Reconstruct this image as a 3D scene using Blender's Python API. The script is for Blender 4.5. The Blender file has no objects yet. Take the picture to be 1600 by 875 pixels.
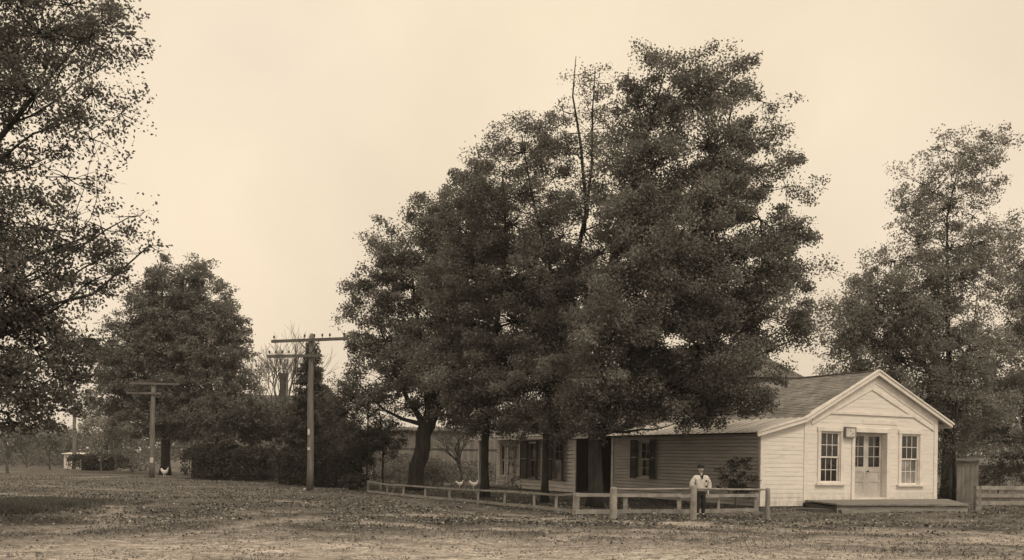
import bpy, math, random
import numpy as np
from mathutils import Vector, Matrix
random.seed(7)
RNG = np.random.default_rng(11)
sc = bpy.context.scene
COL = sc.collection

# ------------------------------------------------------------------ camera model
F = 1500.0; TH = math.atan(.016); HZ = 714.4; CH = 1.6
CT, ST = math.cos(TH), math.sin(TH)
def ray(px, py):
    u, v = px - 800, HZ - py
    return (u*CT - v*ST)/F, (v*CT + u*ST)/F
def G(px, py, z=0.0):                     # photo pixel -> point on a level plane
    a, b = ray(px, py); Y = (z - CH)/b
    return Vector((a*Y, Y, z))
def P(px, py, Y):                         # photo pixel -> point at a known distance
    a, b = ray(px, py)
    return Vector((a*Y, Y, CH + b*Y))
def PG(px, Y):                            # ground point in the column px at distance Y
    a, b = ray(px, 740)
    return Vector((a*Y, Y, 0))
AF = math.atan(.5)
E1 = Vector((math.cos(AF), math.sin(AF), 0)); E2 = Vector((-E1.y, E1.x, 0))
O = G(1187, 796)
def onplane(px, py, o, d):
    a, b = ray(px, py)
    t = (a*o.y - o.x)/(d.x - a*d.y)
    return t, CH + b*(o.y + d.y*t)
def FP(px, py, off=0): return onplane(px, py, O + E2*off, E1)
def SP(px, py, off=0): return onplane(px, py, O + E1*off, E2)

# ------------------------------------------------------------------ materials
def newmat(name):
    m = bpy.data.materials.new(name); m.use_nodes = True
    nt = m.node_tree
    b = nt.nodes['Principled BSDF']
    return m, nt, b
def ramp(nt, fac, stops):
    r = nt.nodes.new('ShaderNodeValToRGB')
    while len(r.color_ramp.elements) < len(stops): r.color_ramp.elements.new(.5)
    for e, (p, c) in zip(r.color_ramp.elements, stops):
        e.position = p; e.color = (*tone(c), 1)
    nt.links.new(fac, r.inputs[0]); return r.outputs[0]
def tone(v):
    if isinstance(v, tuple): return v
    return (v*1.015, v*.99, v*.97)
def noise(nt, scale, detail=4, stretch=(1,1,1), rough=.6, coord='Object'):
    tc = nt.nodes.new('ShaderNodeTexCoord'); mp = nt.nodes.new('ShaderNodeMapping')
    mp.inputs['Scale'].default_value = stretch
    n = nt.nodes.new('ShaderNodeTexNoise'); n.inputs['Scale'].default_value = scale
    n.inputs['Detail'].default_value = detail; n.inputs['Roughness'].default_value = rough
    nt.links.new(tc.outputs[coord], mp.inputs[0]); nt.links.new(mp.outputs[0], n.inputs['Vector'])
    return n.outputs['Fac']
def mixc(nt, fac, a, b, mode='MIX'):
    m = nt.nodes.new('ShaderNodeMix'); m.data_type = 'RGBA'; m.blend_type = mode
    for i, v in ((0, fac), (6, a), (7, b)):
        sock = m.inputs[i]
        if i == 0 and isinstance(v, (int, float)): sock.default_value = v
        elif isinstance(v, (int, float, tuple)): sock.default_value = (*tone(v), 1)
        else: nt.links.new(v, sock)
    return m.outputs[2]
def bump(nt, b, h, strength=.4, dist=.02):
    n = nt.nodes.new('ShaderNodeBump'); n.inputs['Strength'].default_value = strength
    n.inputs['Distance'].default_value = dist
    nt.links.new(h, n.inputs['Height']); nt.links.new(n.outputs[0], b.inputs['Normal'])
def surf(name, lo, hi, scale=4, stretch=(1,1,1), rough=.8, bmp=.3, bdist=.01, fine=30, spread=(.32,.68), spec=.3):
    m, nt, b = newmat(name)
    n = noise(nt, scale, 5, stretch)
    c = ramp(nt, n, [(spread[0], lo), (spread[1], hi)])
    n2 = noise(nt, fine, 3, stretch)
    c2 = ramp(nt, n2, [(.3, .8), (.7, 1.0)])
    c = mixc(nt, 1.0, c, c2, 'MULTIPLY')
    nt.links.new(c, b.inputs['Base Color'])
    b.inputs['Roughness'].default_value = rough
    b.inputs['Specular IOR Level'].default_value = spec
    if bmp: bump(nt, b, n2, bmp, bdist)
    return m
def island(nt):
    g = nt.nodes.new('ShaderNodeNewGeometry'); return g.outputs['Random Per Island']
def leafmat(name, lo, hi, trans=.3, clump=.8):
    m, nt, b = newmat(name)
    out = nt.nodes['Material Output']; nt.nodes.remove(b)
    lt = lambda v: (v*.99, v*.99, v*.95)
    c = ramp(nt, island(nt), [(0, lt(lo)), (.85, lt(hi)), (1, lt(hi*1.35))])
    n = noise(nt, clump, 2)
    c = mixc(nt, 1.0, c, ramp(nt, n, [(.33, .7), (.67, 1.15)]), 'MULTIPLY')
    d = nt.nodes.new('ShaderNodeBsdfPrincipled'); d.inputs['Roughness'].default_value = .65
    d.inputs['Specular IOR Level'].default_value = .25
    t = nt.nodes.new('ShaderNodeBsdfTranslucent'); x = nt.nodes.new('ShaderNodeMixShader')
    x.inputs[0].default_value = trans
    nt.links.new(c, d.inputs['Base Color']); nt.links.new(c, t.inputs['Color'])
    nt.links.new(d.outputs[0], x.inputs[1]); nt.links.new(t.outputs[0], x.inputs[2])
    nt.links.new(x.outputs[0], out.inputs['Surface'])
    return m

M = {}
M['white'] = surf('aged_white_paint', .74, .86, 1.7, (.8,.8,5), .6, .2, .003, 26, (.3,.6))
def splash(m):                                # mud thrown up by rain, and a few rain-washed streaks
    nt = m.node_tree; b = nt.nodes['Principled BSDF']; src = b.inputs['Base Color'].links[0].from_socket
    tc = nt.nodes.new('ShaderNodeTexCoord'); sp = nt.nodes.new('ShaderNodeSeparateXYZ'); nt.links.new(tc.outputs['Object'], sp.inputs[0])
    mr = nt.nodes.new('ShaderNodeMapRange'); mr.inputs[1].default_value = .1; mr.inputs[2].default_value = .75; mr.inputs[3].default_value = .75; mr.inputs[4].default_value = 0
    nt.links.new(sp.outputs['Z'], mr.inputs[0])
    n = noise(nt, 5, 5, (1,1,.5)); mm = nt.nodes.new('ShaderNodeMath'); mm.operation = 'MULTIPLY'
    nt.links.new(mr.outputs[0], mm.inputs[0]); nt.links.new(ramp(nt, n, [(.35, (0,0,0)), (.7, (1,1,1))]), mm.inputs[1])
    c = mixc(nt, mm.outputs[0], src, .3)
    pe = noise(nt, 3.2, 8, (.5,.5,2.2), .75)
    c = mixc(nt, ramp(nt, pe, [(.55, (0,0,0)), (.68, (.55,.55,.55))]), c, .45)
    nt.links.new(c, b.inputs['Base Color'])
splash(M['white'])
M['trim'] = surf('white_trim_paint', .66, .84, 2.5, (1,1,1), .55, .15, .003, 20, (.25,.55))
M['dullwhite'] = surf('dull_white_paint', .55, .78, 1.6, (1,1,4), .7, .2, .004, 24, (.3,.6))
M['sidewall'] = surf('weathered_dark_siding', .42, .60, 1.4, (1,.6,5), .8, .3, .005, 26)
M['greywood'] = surf('weathered_grey_wood', .16, .34, 3, (1,1,.5), .85, .5, .008, 22)
M['rail'] = surf('bleached_rail_wood', .2, .4, 3, (1,1,1), .85, .4, .006, 24)
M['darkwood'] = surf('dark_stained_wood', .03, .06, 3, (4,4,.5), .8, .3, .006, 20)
M['deck'] = surf('worn_deck_boards', .16, .3, 2.5, (.6,4,1), .8, .4, .006, 20)
M['deckface'] = surf('faded_step_board', .2, .4, 2, (.7,1,3), .8, .4, .006, 20)
M['stepdark'] = surf('dark_step_board', .05, .1, 3, (1,1,1), .8, .4, .006, 20)  # dark tone for step, platform ends and side porch floor
M['doorpaint'] = surf('grey_door_paint', .42, .6, 2, (1,1,1), .6, .2, .003, 20)
M['shutter'] = surf('dark_shutter_paint', .025, .05, 4, (1,1,1), .6, .2, .004, 20)
M['stone'] = surf('foundation_stone', .12, .3, 4, (1,1,1), .9, .6, .03, 12)
M['pole'] = surf('weathered_pole_wood', .13, .24, 3, (3,3,.3), .85, .5, .01, 18)
M['arm'] = surf('crossarm_wood', .10, .17, 3, (1,1,1), .85, .3, .006, 18)
M['iron'] = surf('dull_iron', .03, .06, 6, (1,1,1), .5, .2, .004, 30)
M['insul'] = surf('insulator_glass', .05, .09, 6, (1,1,1), .25, 0, .004, 30)
M['paper'] = surf('old_paper_notice', .5, .75, 6, (1,1,1), .9, 0, .004, 30)
M['metalroof'] = surf('weathered_metal_roof', .42, .66, 1.2, (.6,3,1), .65, .2, .004, 20)
M['soffit'] = surf('soffit_paint', .4, .6, 2, (1,1,1), .7, 0, .004, 20)
M['barn'] = surf('grey_barn_boards', .15, .30, 1.2, (4,4,.4), .9, .5, .01, 10)
M['barnroof'] = surf('old_barn_roof', .08, .16, 2, (1,1,1), .9, .4, .01, 14)
M['brick'] = surf('sooty_brick', .06, .12, 3, (1,1,2), .9, .4, .01, 18)
M['farm'] = surf('farmhouse_paint', .18, .34, 2, (1,1,3), .8, .2, .004, 20)
M['bark'] = surf('maple_bark', .022, .06, 4, (2.5,2.5,.5), .95, .9, .04, 14)
M['barkpale'] = surf('pale_bark', .12, .24, 4, (2.5,2.5,.5), .9, .6, .02, 14)
M['twig'] = surf('grey_twigs', .07, .14, 4, (1,1,1), .9, 0, .02, 14)
M['jacket'] = surf('cream_wool_jacket', .5, .72, 12, (1,1,1), .95, .4, .01, 60)
M['darkcloth'] = surf('dark_wool_cloth', .015, .035, 12, (1,1,1), .95, .3, .006, 60)
M['skin'] = surf('skin', .42, .5, 8, (1,1,1), .6, .1, .002, 60)
M['hair'] = surf('dark_hair', .015, .03, 40, (1,1,1), .7, .3, .004, 90)
M['feather'] = surf('white_feathers', .6, .8, 20, (1,1,1), .85, .4, .006, 60)
M['comb'] = surf('hen_comb', .08, .14, 20, (1,1,1), .7, 0, .006, 60)
M['signface'] = surf('sign_face', .5, .72, 5, (1,1,1), .6, 0, .004, 40)
M['hedgecore'] = surf('hedge_inner_wood', .015, .03, 6, (1,1,1), .95, .5, .03, 18)
M['leaf'] = leafmat('maple_leaves', .12, .28, .45)
M['leafsparse'] = leafmat('thinning_maple_leaves', .13, .28, .45)
M['leafnear'] = leafmat('near_maple_leaves', .085, .2, .4)
M['leafright'] = leafmat('airy_tree_leaves', .2, .38, .5)
M['leafdark'] = leafmat('dark_evergreen_needles', .055, .13, .25)
M['leafshrub'] = leafmat('dark_shrub_sprays', .018, .05, .15)
M['leafhedge'] = leafmat('hedge_leaves', .03, .085, .2, 1.6)
M['leafpale'] = leafmat('pale_autumn_leaves', .28, .5, .4)
M['leafbrown'] = leafmat('brown_thicket_leaves', .09, .2, .3)
M['leaffar'] = leafmat('far_woods_leaves', .08, .18, .25, .15)

def glassmat(name, base, rough):
    m, nt, b = newmat(name)
    n = noise(nt, 1.6, 3)
    nt.links.new(ramp(nt, n, [(.35, base*.5), (.65, base*1.8)]), b.inputs['Base Color'])
    b.inputs['Roughness'].default_value = rough; b.inputs['Specular IOR Level'].default_value = .6
    n2 = noise(nt, 5, 1); bump(nt, b, n2, .15, .01)
    return m
M['glass'] = glassmat('old_window_glass', .018, .06)
M['glasscurtain'] = glassmat('curtained_window_glass', .22, .2)

# shingles
m, nt, b = newmat('mossy_wood_shingles')
tc = nt.nodes.new('ShaderNodeTexCoord'); sp = nt.nodes.new('ShaderNodeSeparateXYZ'); cb = nt.nodes.new('ShaderNodeCombineXYZ')
nt.links.new(tc.outputs['Object'], sp.inputs[0]); nt.links.new(sp.outputs['Y'], cb.inputs[0]); nt.links.new(sp.outputs['X'], cb.inputs[1])
br = nt.nodes.new('ShaderNodeTexBrick'); nt.links.new(cb.outputs[0], br.inputs['Vector'])
br.inputs['Scale'].default_value = 1; br.inputs['Brick Width'].default_value = .17; br.inputs['Row Height'].default_value = .152
br.inputs['Mortar Size'].default_value = .004; br.inputs['Color1'].default_value = (*tone(.19), 1); br.inputs['Color2'].default_value = (*tone(.27), 1)
br.inputs['Mortar'].default_value = (*tone(.11), 1)
n = noise(nt, 1.1, 5)
c = mixc(nt, 1.0, br.outputs['Color'], ramp(nt, n, [(.35, .72), (.65, 1.2)]), 'MULTIPLY')
nt.links.new(c, b.inputs['Base Color']); b.inputs['Roughness'].default_value = .9
bump(nt, b, br.outputs['Fac'], -.4, .01)
M['shingle'] = m

# ------------------------------------------------------------------ mesh helpers
def link(name, me, mat, parent=None, kind=None):
    o = bpy.data.objects.new(name, me); COL.objects.link(o)
    if mat is not None: me.materials.append(mat)
    if parent is not None: o.parent = parent
    if kind: o['kind'] = kind
    return o
def thing(name, label, cat, loc=(0,0,0), rot=0, group=None):
    o = bpy.data.objects.new(name, None); COL.objects.link(o)
    o.location = loc; o.rotation_euler = (0, 0, rot); o.empty_display_size = .2
    o['label'] = label; o['category'] = cat
    if group: o['group'] = group
    return o
def tag(o, label, cat, group=None):
    o['label'] = label; o['category'] = cat
    if group: o['group'] = group
    return o
ident = lambda s, d, z: Vector((s, d, z))
class MB:
    def __init__(self): self.v = []; self.f = []
    def quad(self, a, b, c, d):
        n = len(self.v); self.v += [tuple(a), tuple(b), tuple(c), tuple(d)]; self.f.append((n, n+1, n+2, n+3))
    def hexa(self, p):                                   # 8 corners: bottom 0-3, top 4-7
        n = len(self.v); self.v += [tuple(q) for q in p]
        for f in ((3,2,1,0),(4,5,6,7),(0,1,5,4),(1,2,6,5),(2,3,7,6),(3,0,4,7)): self.f.append(tuple(n+i for i in f))
        return self
    def fbox(self, fr, s0, s1, d0, d1, z0, z1):
        return self.hexa([fr(s0,d0,z0), fr(s1,d0,z0), fr(s1,d1,z0), fr(s0,d1,z0), fr(s0,d0,z1), fr(s1,d0,z1), fr(s1,d1,z1), fr(s0,d1,z1)])
    def box(self, x0, x1, y0, y1, z0, z1): return self.fbox(ident, x0, x1, y0, y1, z0, z1)
    def beam(self, a, b, w, h, up=(0,0,1)):              # box along a->b, w across, h along up
        a, b = Vector(a), Vector(b); d = (b-a).normalized(); up = Vector(up)
        s = d.cross(up)
        if s.length < 1e-4: s = d.cross(Vector((1,0,0)))
        s.normalize(); u = s.cross(d).normalized()
        s *= w/2; u *= h/2
        return self.hexa([a-s-u, a+s-u, b+s-u, b-s-u, a-s+u, a+s+u, b+s+u, b-s+u])
    def tube(self, pts, rad, n=6, caps=True, wob=0):
        pts = [Vector(p) for p in pts]; base = len(self.v); k = len(pts)
        ref = Vector((0.31, .9, .2))
        for i, p in enumerate(pts):
            d = (pts[min(i+1, k-1)] - pts[max(i-1, 0)]).normalized()
            x = d.cross(ref)
            if x.length < .05: x = d.cross(Vector((1,0,0)))
            x.normalize(); y = d.cross(x)
            for j in range(n):
                a = 2*math.pi*j/n; r = rad[i]*(1 + wob*math.sin(j*2.3+i*1.7))
                self.v.append(tuple(p + x*math.cos(a)*r + y*math.sin(a)*r))
        for i in range(k-1):
            for j in range(n):
                a = base+i*n+j; b = base+i*n+(j+1) % n
                self.f.append((a, b, b+n, a+n))
        if caps:
            self.f.append(tuple(base+j for j in range(n))[::-1]); self.f.append(tuple(base+(k-1)*n+j for j in range(n)))
        return self
    def lathe(self, prof, n=14, c=(0,0,0)):
        base = len(self.v); k = len(prof)
        for r, z in prof:
            for j in range(n):
                a = 2*math.pi*j/n; self.v.append((c[0]+r*math.cos(a), c[1]+r*math.sin(a), c[2]+z))
        for i in range(k-1):
            for j in range(n):
                a = base+i*n+j; b = base+i*n+(j+1) % n; self.f.append((a, b, b+n, a+n))
        self.f.append(tuple(base+j for j in range(n))[::-1]); self.f.append(tuple(base+(k-1)*n+j for j in range(n)))
        return self
    def build(self, name, mat, parent=None, kind=None, smooth=False):
        me = bpy.data.meshes.new(name); me.from_pydata(self.v, [], self.f); me.update()
        if smooth: me.polygons.foreach_set('use_smooth', [True]*len(me.polygons))
        return link(name, me, mat, parent, kind)
def np_mesh(name, V, k):                                  # V: (n*k,3) verts, n faces of k corners
    n = len(V)//k
    me = bpy.data.meshes.new(name)
    me.vertices.add(n*k); me.vertices.foreach_set('co', np.ascontiguousarray(V, dtype=np.float32).ravel())
    me.loops.add(n*k); me.loops.foreach_set('vertex_index', np.arange(n*k, dtype=np.int32))
    me.polygons.add(n); me.polygons.foreach_set('loop_start', np.arange(0, n*k, k, dtype=np.int32))
    me.update(calc_edges=True); me.validate()
    return me

# ------------------------------------------------------------------ terrain
_L = RNG.random((256, 256))
def vnoise(x, y, s):
    x = np.asarray(x, float)*s; y = np.asarray(y, float)*s
    xi = np.floor(x).astype(int); yi = np.floor(y).astype(int); fx = x-xi; fy = y-yi
    fx = fx*fx*(3-2*fx); fy = fy*fy*(3-2*fy)
    g = lambda i, j: _L[i % 256, j % 256]
    return (g(xi,yi)*(1-fx)+g(xi+1,yi)*fx)*(1-fy) + (g(xi,yi+1)*(1-fx)+g(xi+1,yi+1)*fx)*fy - .5
def seglist(pts): return [(np.array(G(*a)[:2]), np.array(G(*b)[:2])) for a, b in zip(pts[:-1], pts[1:])]
def dist_poly(x, y, segs):
    d = np.full(np.shape(x), 1e9)
    for a, b in segs:
        ab = b-a; t = np.clip(((x-a[0])*ab[0]+(y-a[1])*ab[1])/max(ab@ab, 1e-9), 0, 1)
        d = np.minimum(d, np.hypot(x-a[0]-ab[0]*t, y-a[1]-ab[1]*t))
    return d
TRACKS = [  # (pixel polyline on the ground, half width m, strength)
    ([(-400,880),(0,866),(200,858),(420,852),(640,856),(900,864),(1200,876),(1600,895)], 2.6, 1.0),
    ([(600,806),(720,808),(830,814),(960,820),(1080,819)], .55, 1.0),
    ([(560,818),(700,826),(840,828),(1000,832),(1240,838)], .35, .75),
    ([(-60,826),(60,829),(150,822),(185,806),(150,790),(70,776),(-60,768)], .55, .55),
    ([(150,815),(300,812),(440,800),(560,800)], .45, .45),
    ([(100,746),(180,745)], .8, .7),
    ([(1560,842),(1640,836)], 1.1, .9),
    ([(1180,820),(1300,816),(1540,814)], .5, .35),
    ([(640,792),(800,801),(950,812)], .3, .5),
]
TRACKS += [([(560,862),(800,850),(1000,856),(1200,866)], .8, .7), ([(1280,846),(1450,842),(1640,850)], .7, .7), ([(640,800),(800,806),(900,812),(1010,818),(1090,821)], .35, .8), ([(1090,822),(1250,830),(1420,826),(1600,838)], .9, .65), ([(0,846),(180,838),(330,828),(470,812),(600,806)], .55, .6), ([(840,838),(1000,838),(1150,842)], .5, .7), ([(900,846),(1080,852),(1300,846),(1600,862)], .7, .6), ([(300,826),(520,830),(760,845),(1000,848)], .4, .55), ([(1000,826),(1200,824),(1450,834)], .35, .5), ([(-50,752),(120,762),(320,772),(520,792)], .5, .35)]
TR = [(seglist(p), w, s) for p, w, s in TRACKS]
def trackmask(x, y):
    wx = x + vnoise(x, y, .7)*1.0 + vnoise(x, y, 2.1)*.45; wy = y + vnoise(x+91, y, .7)*1.0 + vnoise(x+17, y, 2.1)*.45
    m = np.zeros(np.shape(x))
    for segs, w, s in TR:
        d = dist_poly(wx, wy, segs)
        m = np.maximum(m, s*np.clip(1.35 - d/w*.9, 0, 1))
    return m
PATCH = G(28, 793)
def patchmask(x, y):
    d = np.hypot((x-PATCH.x)/2.5, (y-PATCH.y)/5.5) + vnoise(x, y, .9)*.8 + vnoise(x, y, 2.6)*.5
    return np.clip((1.0-d)*1.4, 0, 1)
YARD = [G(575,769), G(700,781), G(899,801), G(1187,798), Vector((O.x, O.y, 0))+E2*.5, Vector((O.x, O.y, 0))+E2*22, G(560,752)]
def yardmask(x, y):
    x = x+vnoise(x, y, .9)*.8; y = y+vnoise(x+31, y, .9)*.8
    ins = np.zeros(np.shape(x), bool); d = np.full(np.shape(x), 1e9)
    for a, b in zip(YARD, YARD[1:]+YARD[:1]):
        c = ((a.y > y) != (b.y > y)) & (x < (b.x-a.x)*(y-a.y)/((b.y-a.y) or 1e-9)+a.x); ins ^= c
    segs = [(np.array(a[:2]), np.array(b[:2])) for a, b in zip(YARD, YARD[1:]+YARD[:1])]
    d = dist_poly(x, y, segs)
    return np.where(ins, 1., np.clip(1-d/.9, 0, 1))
def height(x, y):
    x = np.asarray(x, float); y = np.asarray(y, float)
    near = np.clip(1.3 - np.hypot(x, y-25)/60, 0, 1)
    h = vnoise(x, y, .22)*.10 + vnoise(x, y, .8)*.055 + vnoise(x, y, 2.3)*.03 + vnoise(x, y, 5.1)*.018
    h = h*near - .03*trackmask(x, y) + .05*patchmask(x, y)
    return h
def HG(p): return float(height(np.array([p[0]]), np.array([p[1]]))[0])

def axis(lo, hi, step, far):
    a = list(np.arange(lo, hi+1e-6, step)); s = step; v = a[-1]
    while v < far: s *= 1.25; v += s; a.append(v)
    s = step; v = a[0]; pre = []
    while v > -far: s *= 1.25; v -= s; pre.append(v)
    return np.array(pre[::-1] + a)
gx = axis(-22, 24, .14, 4000); gy = axis(11, 46, .14, 4000)
X, Y = np.meshgrid(gx, gy); Z = height(X, Y)
nx, ny = len(gx), len(gy)
me = bpy.data.meshes.new('ground')
me.vertices.add(nx*ny); me.vertices.foreach_set('co', np.stack([X, Y, Z], -1).astype(np.float32).ravel())
ii = (np.arange(ny-1)[:, None]*nx + np.arange(nx-1)[None]).ravel()
q = np.stack([ii, ii+1, ii+1+nx, ii+nx], -1).astype(np.int32)
me.loops.add(q.size); me.loops.foreach_set('vertex_index', q.ravel())
me.polygons.add(len(q)); me.polygons.foreach_set('loop_start', np.arange(0, q.size, 4, dtype=np.int32))
me.polygons.foreach_set('use_smooth', [True]*len(q))
me.update(calc_edges=True)
at = me.attributes.new('dirt', 'FLOAT', 'POINT'); at.data.foreach_set('value', trackmask(X, Y).astype(np.float32).ravel())
at = me.attributes.new('weedy', 'FLOAT', 'POINT'); at.data.foreach_set('value', patchmask(X, Y).astype(np.float32).ravel())
at = me.attributes.new('yard_shade', 'FLOAT', 'POINT'); at.data.foreach_set('value', yardmask(X, Y).astype(np.float32).ravel())  # mask of the tree shade painted on the yard
m, nt, b = newmat('leaf_strewn_earth')
A = lambda n_: (lambda a: (setattr(a, 'attribute_name', n_), a.outputs['Fac'])[1])(nt.nodes.new('ShaderNodeAttribute'))
n1 = noise(nt, .35, 5); n2 = noise(nt, 2.6, 6); n3 = noise(nt, 14, 6, rough=.75)
soil = ramp(nt, n2, [(.3, .065), (.5, .125), (.72, .21)])
soil = mixc(nt, 1.0, soil, ramp(nt, n1, [(.35, .62), (.65, 1.3)]), 'MULTIPLY')
dirt = ramp(nt, n2, [(.3, .42), (.7, .64)])
f = nt.nodes.new('ShaderNodeMath'); f.operation = 'MULTIPLY'; nt.links.new(A('dirt'), f.inputs[0])
nt.links.new(ramp(nt, n3, [(.3, .45), (.6, 1.0)]), f.inputs[1])
rut = noise(nt, 1.3, 5, (.6,1.3,1))
n6 = noise(nt, 5.5, 5, (.8,1.2,1), .7)
dirt = mixc(nt, 1.0, dirt, ramp(nt, n6, [(.35, .5), (.6, 1.12)]), 'MULTIPLY')
dirt = mixc(nt, 1.0, dirt, ramp(nt, rut, [(.36, .7), (.6, 1.08)]), 'MULTIPLY')
c = mixc(nt, f.outputs[0], soil, dirt)
c = mixc(nt, A('yard_shade'), c, ramp(nt, n2, [(.3, .03), (.7, .075)]))  # tree shade behind the fence, painted into the soil colour
c = mixc(nt, A('weedy'), c, ramp(nt, n3, [(.35, .06), (.7, .14)]))
c = mixc(nt, 1.0, c, ramp(nt, n3, [(.28, .42), (.5, .95), (.72, 1.45)]), 'MULTIPLY')
nt.links.new(c, b.inputs['Base Color']); b.inputs['Roughness'].default_value = .95; b.inputs['Specular IOR Level'].default_value = .15
bump(nt, b, n3, .8, .05)
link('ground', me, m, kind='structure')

def frustum_pts(n, ymin, ymax, pw=1.0):
    y = ymin*(ymax/ymin)**(RNG.random(n)**pw); x = (RNG.random(n)*1.16-.58)*y
    return x, y
def leaf_quads(C, L, W, up=.35, fold=.12, T=None):
    n = len(C)
    nrm = RNG.normal(size=(n, 3)); nrm[:, 2] += up; nrm /= np.linalg.norm(nrm, axis=1)[:, None]
    t = RNG.normal(size=(n, 3)) if T is None else T + RNG.normal(size=(n, 3))*.5
    t -= nrm*(t*nrm).sum(1)[:, None]; t /= np.linalg.norm(t, axis=1)[:, None]+1e-9
    bt = np.cross(nrm, t); s = (.7+.6*RNG.random(n))[:, None]
    L2, W2 = L/2*s, W/2*s
    V = np.stack([C - t*L2, C + bt*W2 - t*L2*.15 + nrm*W2*fold, C + t*L2, C - bt*W2 - t*L2*.15 + nrm*W2*fold], 1)
    return V.reshape(-1, 3)
# fallen leaves, uncountable
x, y = frustum_pts(46000, 12.5, 62)
tm = trackmask(x, y); keep = RNG.random(len(x)) > tm*1.15 + np.clip((20-y)/12, 0, .5)
keep &= (vnoise(x, y, .5)+.5 + vnoise(x, y, 1.7)*.8) > .22
x, y = x[keep], y[keep]
C = np.stack([x, y, height(x, y)+.018], -1)
V = leaf_quads(C, .062, .046, up=2.2)
me = np_mesh('fallen_leaves', V, 4)
m = leafmat('dry_fallen_leaves', .09, .22, .1, .5)
cr = [n_ for n_ in m.node_tree.nodes if n_.type == 'VALTORGB'][0].color_ramp
cr.elements[1].position = .8; cr.elements[2].color = (*tone(.42), 1)
link('fallen_leaves', me, m, kind='stuff')
# thicker leaf litter lying over the verge, as part of the uncountable leaves
x, y = frustum_pts(60000, 22, 60)
k = (RNG.random(len(x)) > trackmask(x, y)*1.35) & ((vnoise(x, y, .35)+vnoise(x, y, 1.1)*.9) > -.02+.12*(x > 5)); x, y = x[k], y[k]
C = np.stack([x, y, height(x, y)+.025], -1)
m = leafmat('curled_leaf_litter', .05, .2, .1, .5)
cr = [n_ for n_ in m.node_tree.nodes if n_.type == 'VALTORGB'][0].color_ramp
cr.elements[1].position = .88; cr.elements[2].color = (*tone(.5), 1)
link('leaf_litter', np_mesh('leaf_litter', leaf_quads(C, .08, .058, up=1.6), 4), m, kind='stuff')
# clods, pebbles and chips on the road
x, y = frustum_pts(26000, 12.5, 40); k = vnoise(x, y, 1.1)+vnoise(x, y, 3.)*.7 > -.05; x, y = x[k], y[k]
C = np.stack([x, y, height(x, y)+.006], -1); r_ = (.008+.03*RNG.random(len(x))**3)
V = []
for a in (0, 2.1, 4.2):
    V.append(C+np.stack([r_*np.cos(a+x*9), r_*np.sin(a+x*9), -r_*.5], -1))
top_ = C+np.stack([0*r_, 0*r_, r_*.8], -1)
tri = np.concatenate([np.stack([V[i], V[(i+1) % 3], top_], 1).reshape(-1, 3) for i in range(3)])
link('pebbles', np_mesh('pebbles', tri, 3), leafmat('earth_clods', .07, .22, .0, .5), kind='stuff')
# short grass
x, y = frustum_pts(90000, 12.5, 75)
keep = (RNG.random(len(x)) > trackmask(x, y)*1.05) & ((vnoise(x, y, .4)+vnoise(x, y, 1.3)*.8) > .12)
x, y = x[keep], y[keep]; n = len(x)
base = np.stack([x, y, height(x, y)-.005], -1)
ang = RNG.random(n)*2*math.pi; hgt = (.03+.06*RNG.random(n)); w = .006+.006*RNG.random(n)
dx = np.stack([np.cos(ang), np.sin(ang), 0*ang], -1)*w[:, None]
lean = RNG.normal(size=(n, 3))*.035; lean[:, 2] = 0
tip = base + lean; tip[:, 2] += hgt
me = np_mesh('grass', np.stack([base-dx, base+dx, tip], 1).reshape(-1, 3), 3)
M['grass'] = leafmat('dry_short_grass', .06, .15, .2, .4)
link('grass', me, M['grass'], kind='stuff')
# dark weedy patch beside the road
n = 60000
x = PATCH.x + RNG.normal(size=n)*1.9; y = PATCH.y + RNG.normal(size=n)*3.6
k = patchmask(x, y) > RNG.random(n)*.6 + .15; x, y = x[k], y[k]; n = len(x)
base = np.stack([x, y, height(x, y)-.01], -1); ang = RNG.random(n)*2*math.pi; w = .01+.008*RNG.random(n)
dx = np.stack([np.cos(ang), np.sin(ang), 0*ang], -1)*w[:, None]; lean = RNG.normal(size=(n, 3))*.07; lean[:, 2] = 0
tip = base+lean; tip[:, 2] += (.03+.17*RNG.random(n))*(.35+.65*patchmask(x, y))
me = np_mesh('weeds', np.stack([base-dx, base+dx, tip], 1).reshape(-1, 3), 3)
link('weeds', me, leafmat('dark_weeds', .065, .17, .3, 1.2), kind='stuff')

# ------------------------------------------------------------------ trees
def curve_pts(a, b, n, sag, jit):
    a, b = Vector(a), Vector(b); L = (b-a).length; out = []
    o = Vector((random.gauss(0,1), random.gauss(0,1), random.gauss(0,.5)))*jit*L
    for i in range(n):
        t = i/(n-1); p = a.lerp(b, t) + o*math.sin(math.pi*t)
        p.z += -sag*L*math.sin(math.pi*t)
        if 0 < i < n-1: p += Vector((random.gauss(0,1), random.gauss(0,1), random.gauss(0,1)))*.025*L
        out.append(p)
    return out
def poly_at(path, z):
    for a, b in zip(path[:-1], path[1:]):
        if a[0].z <= z <= b[0].z:
            t = (z-a[0].z)/max(b[0].z-a[0].z, 1e-6); return a[0].lerp(b[0], t), a[1]+(b[1]-a[1])*t
    return (path[-1][0].copy(), path[-1][1]) if z > path[-1][0].z else (path[0][0].copy(), path[0][1])
LEAFX = 2.9; cnt = [0]
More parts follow.
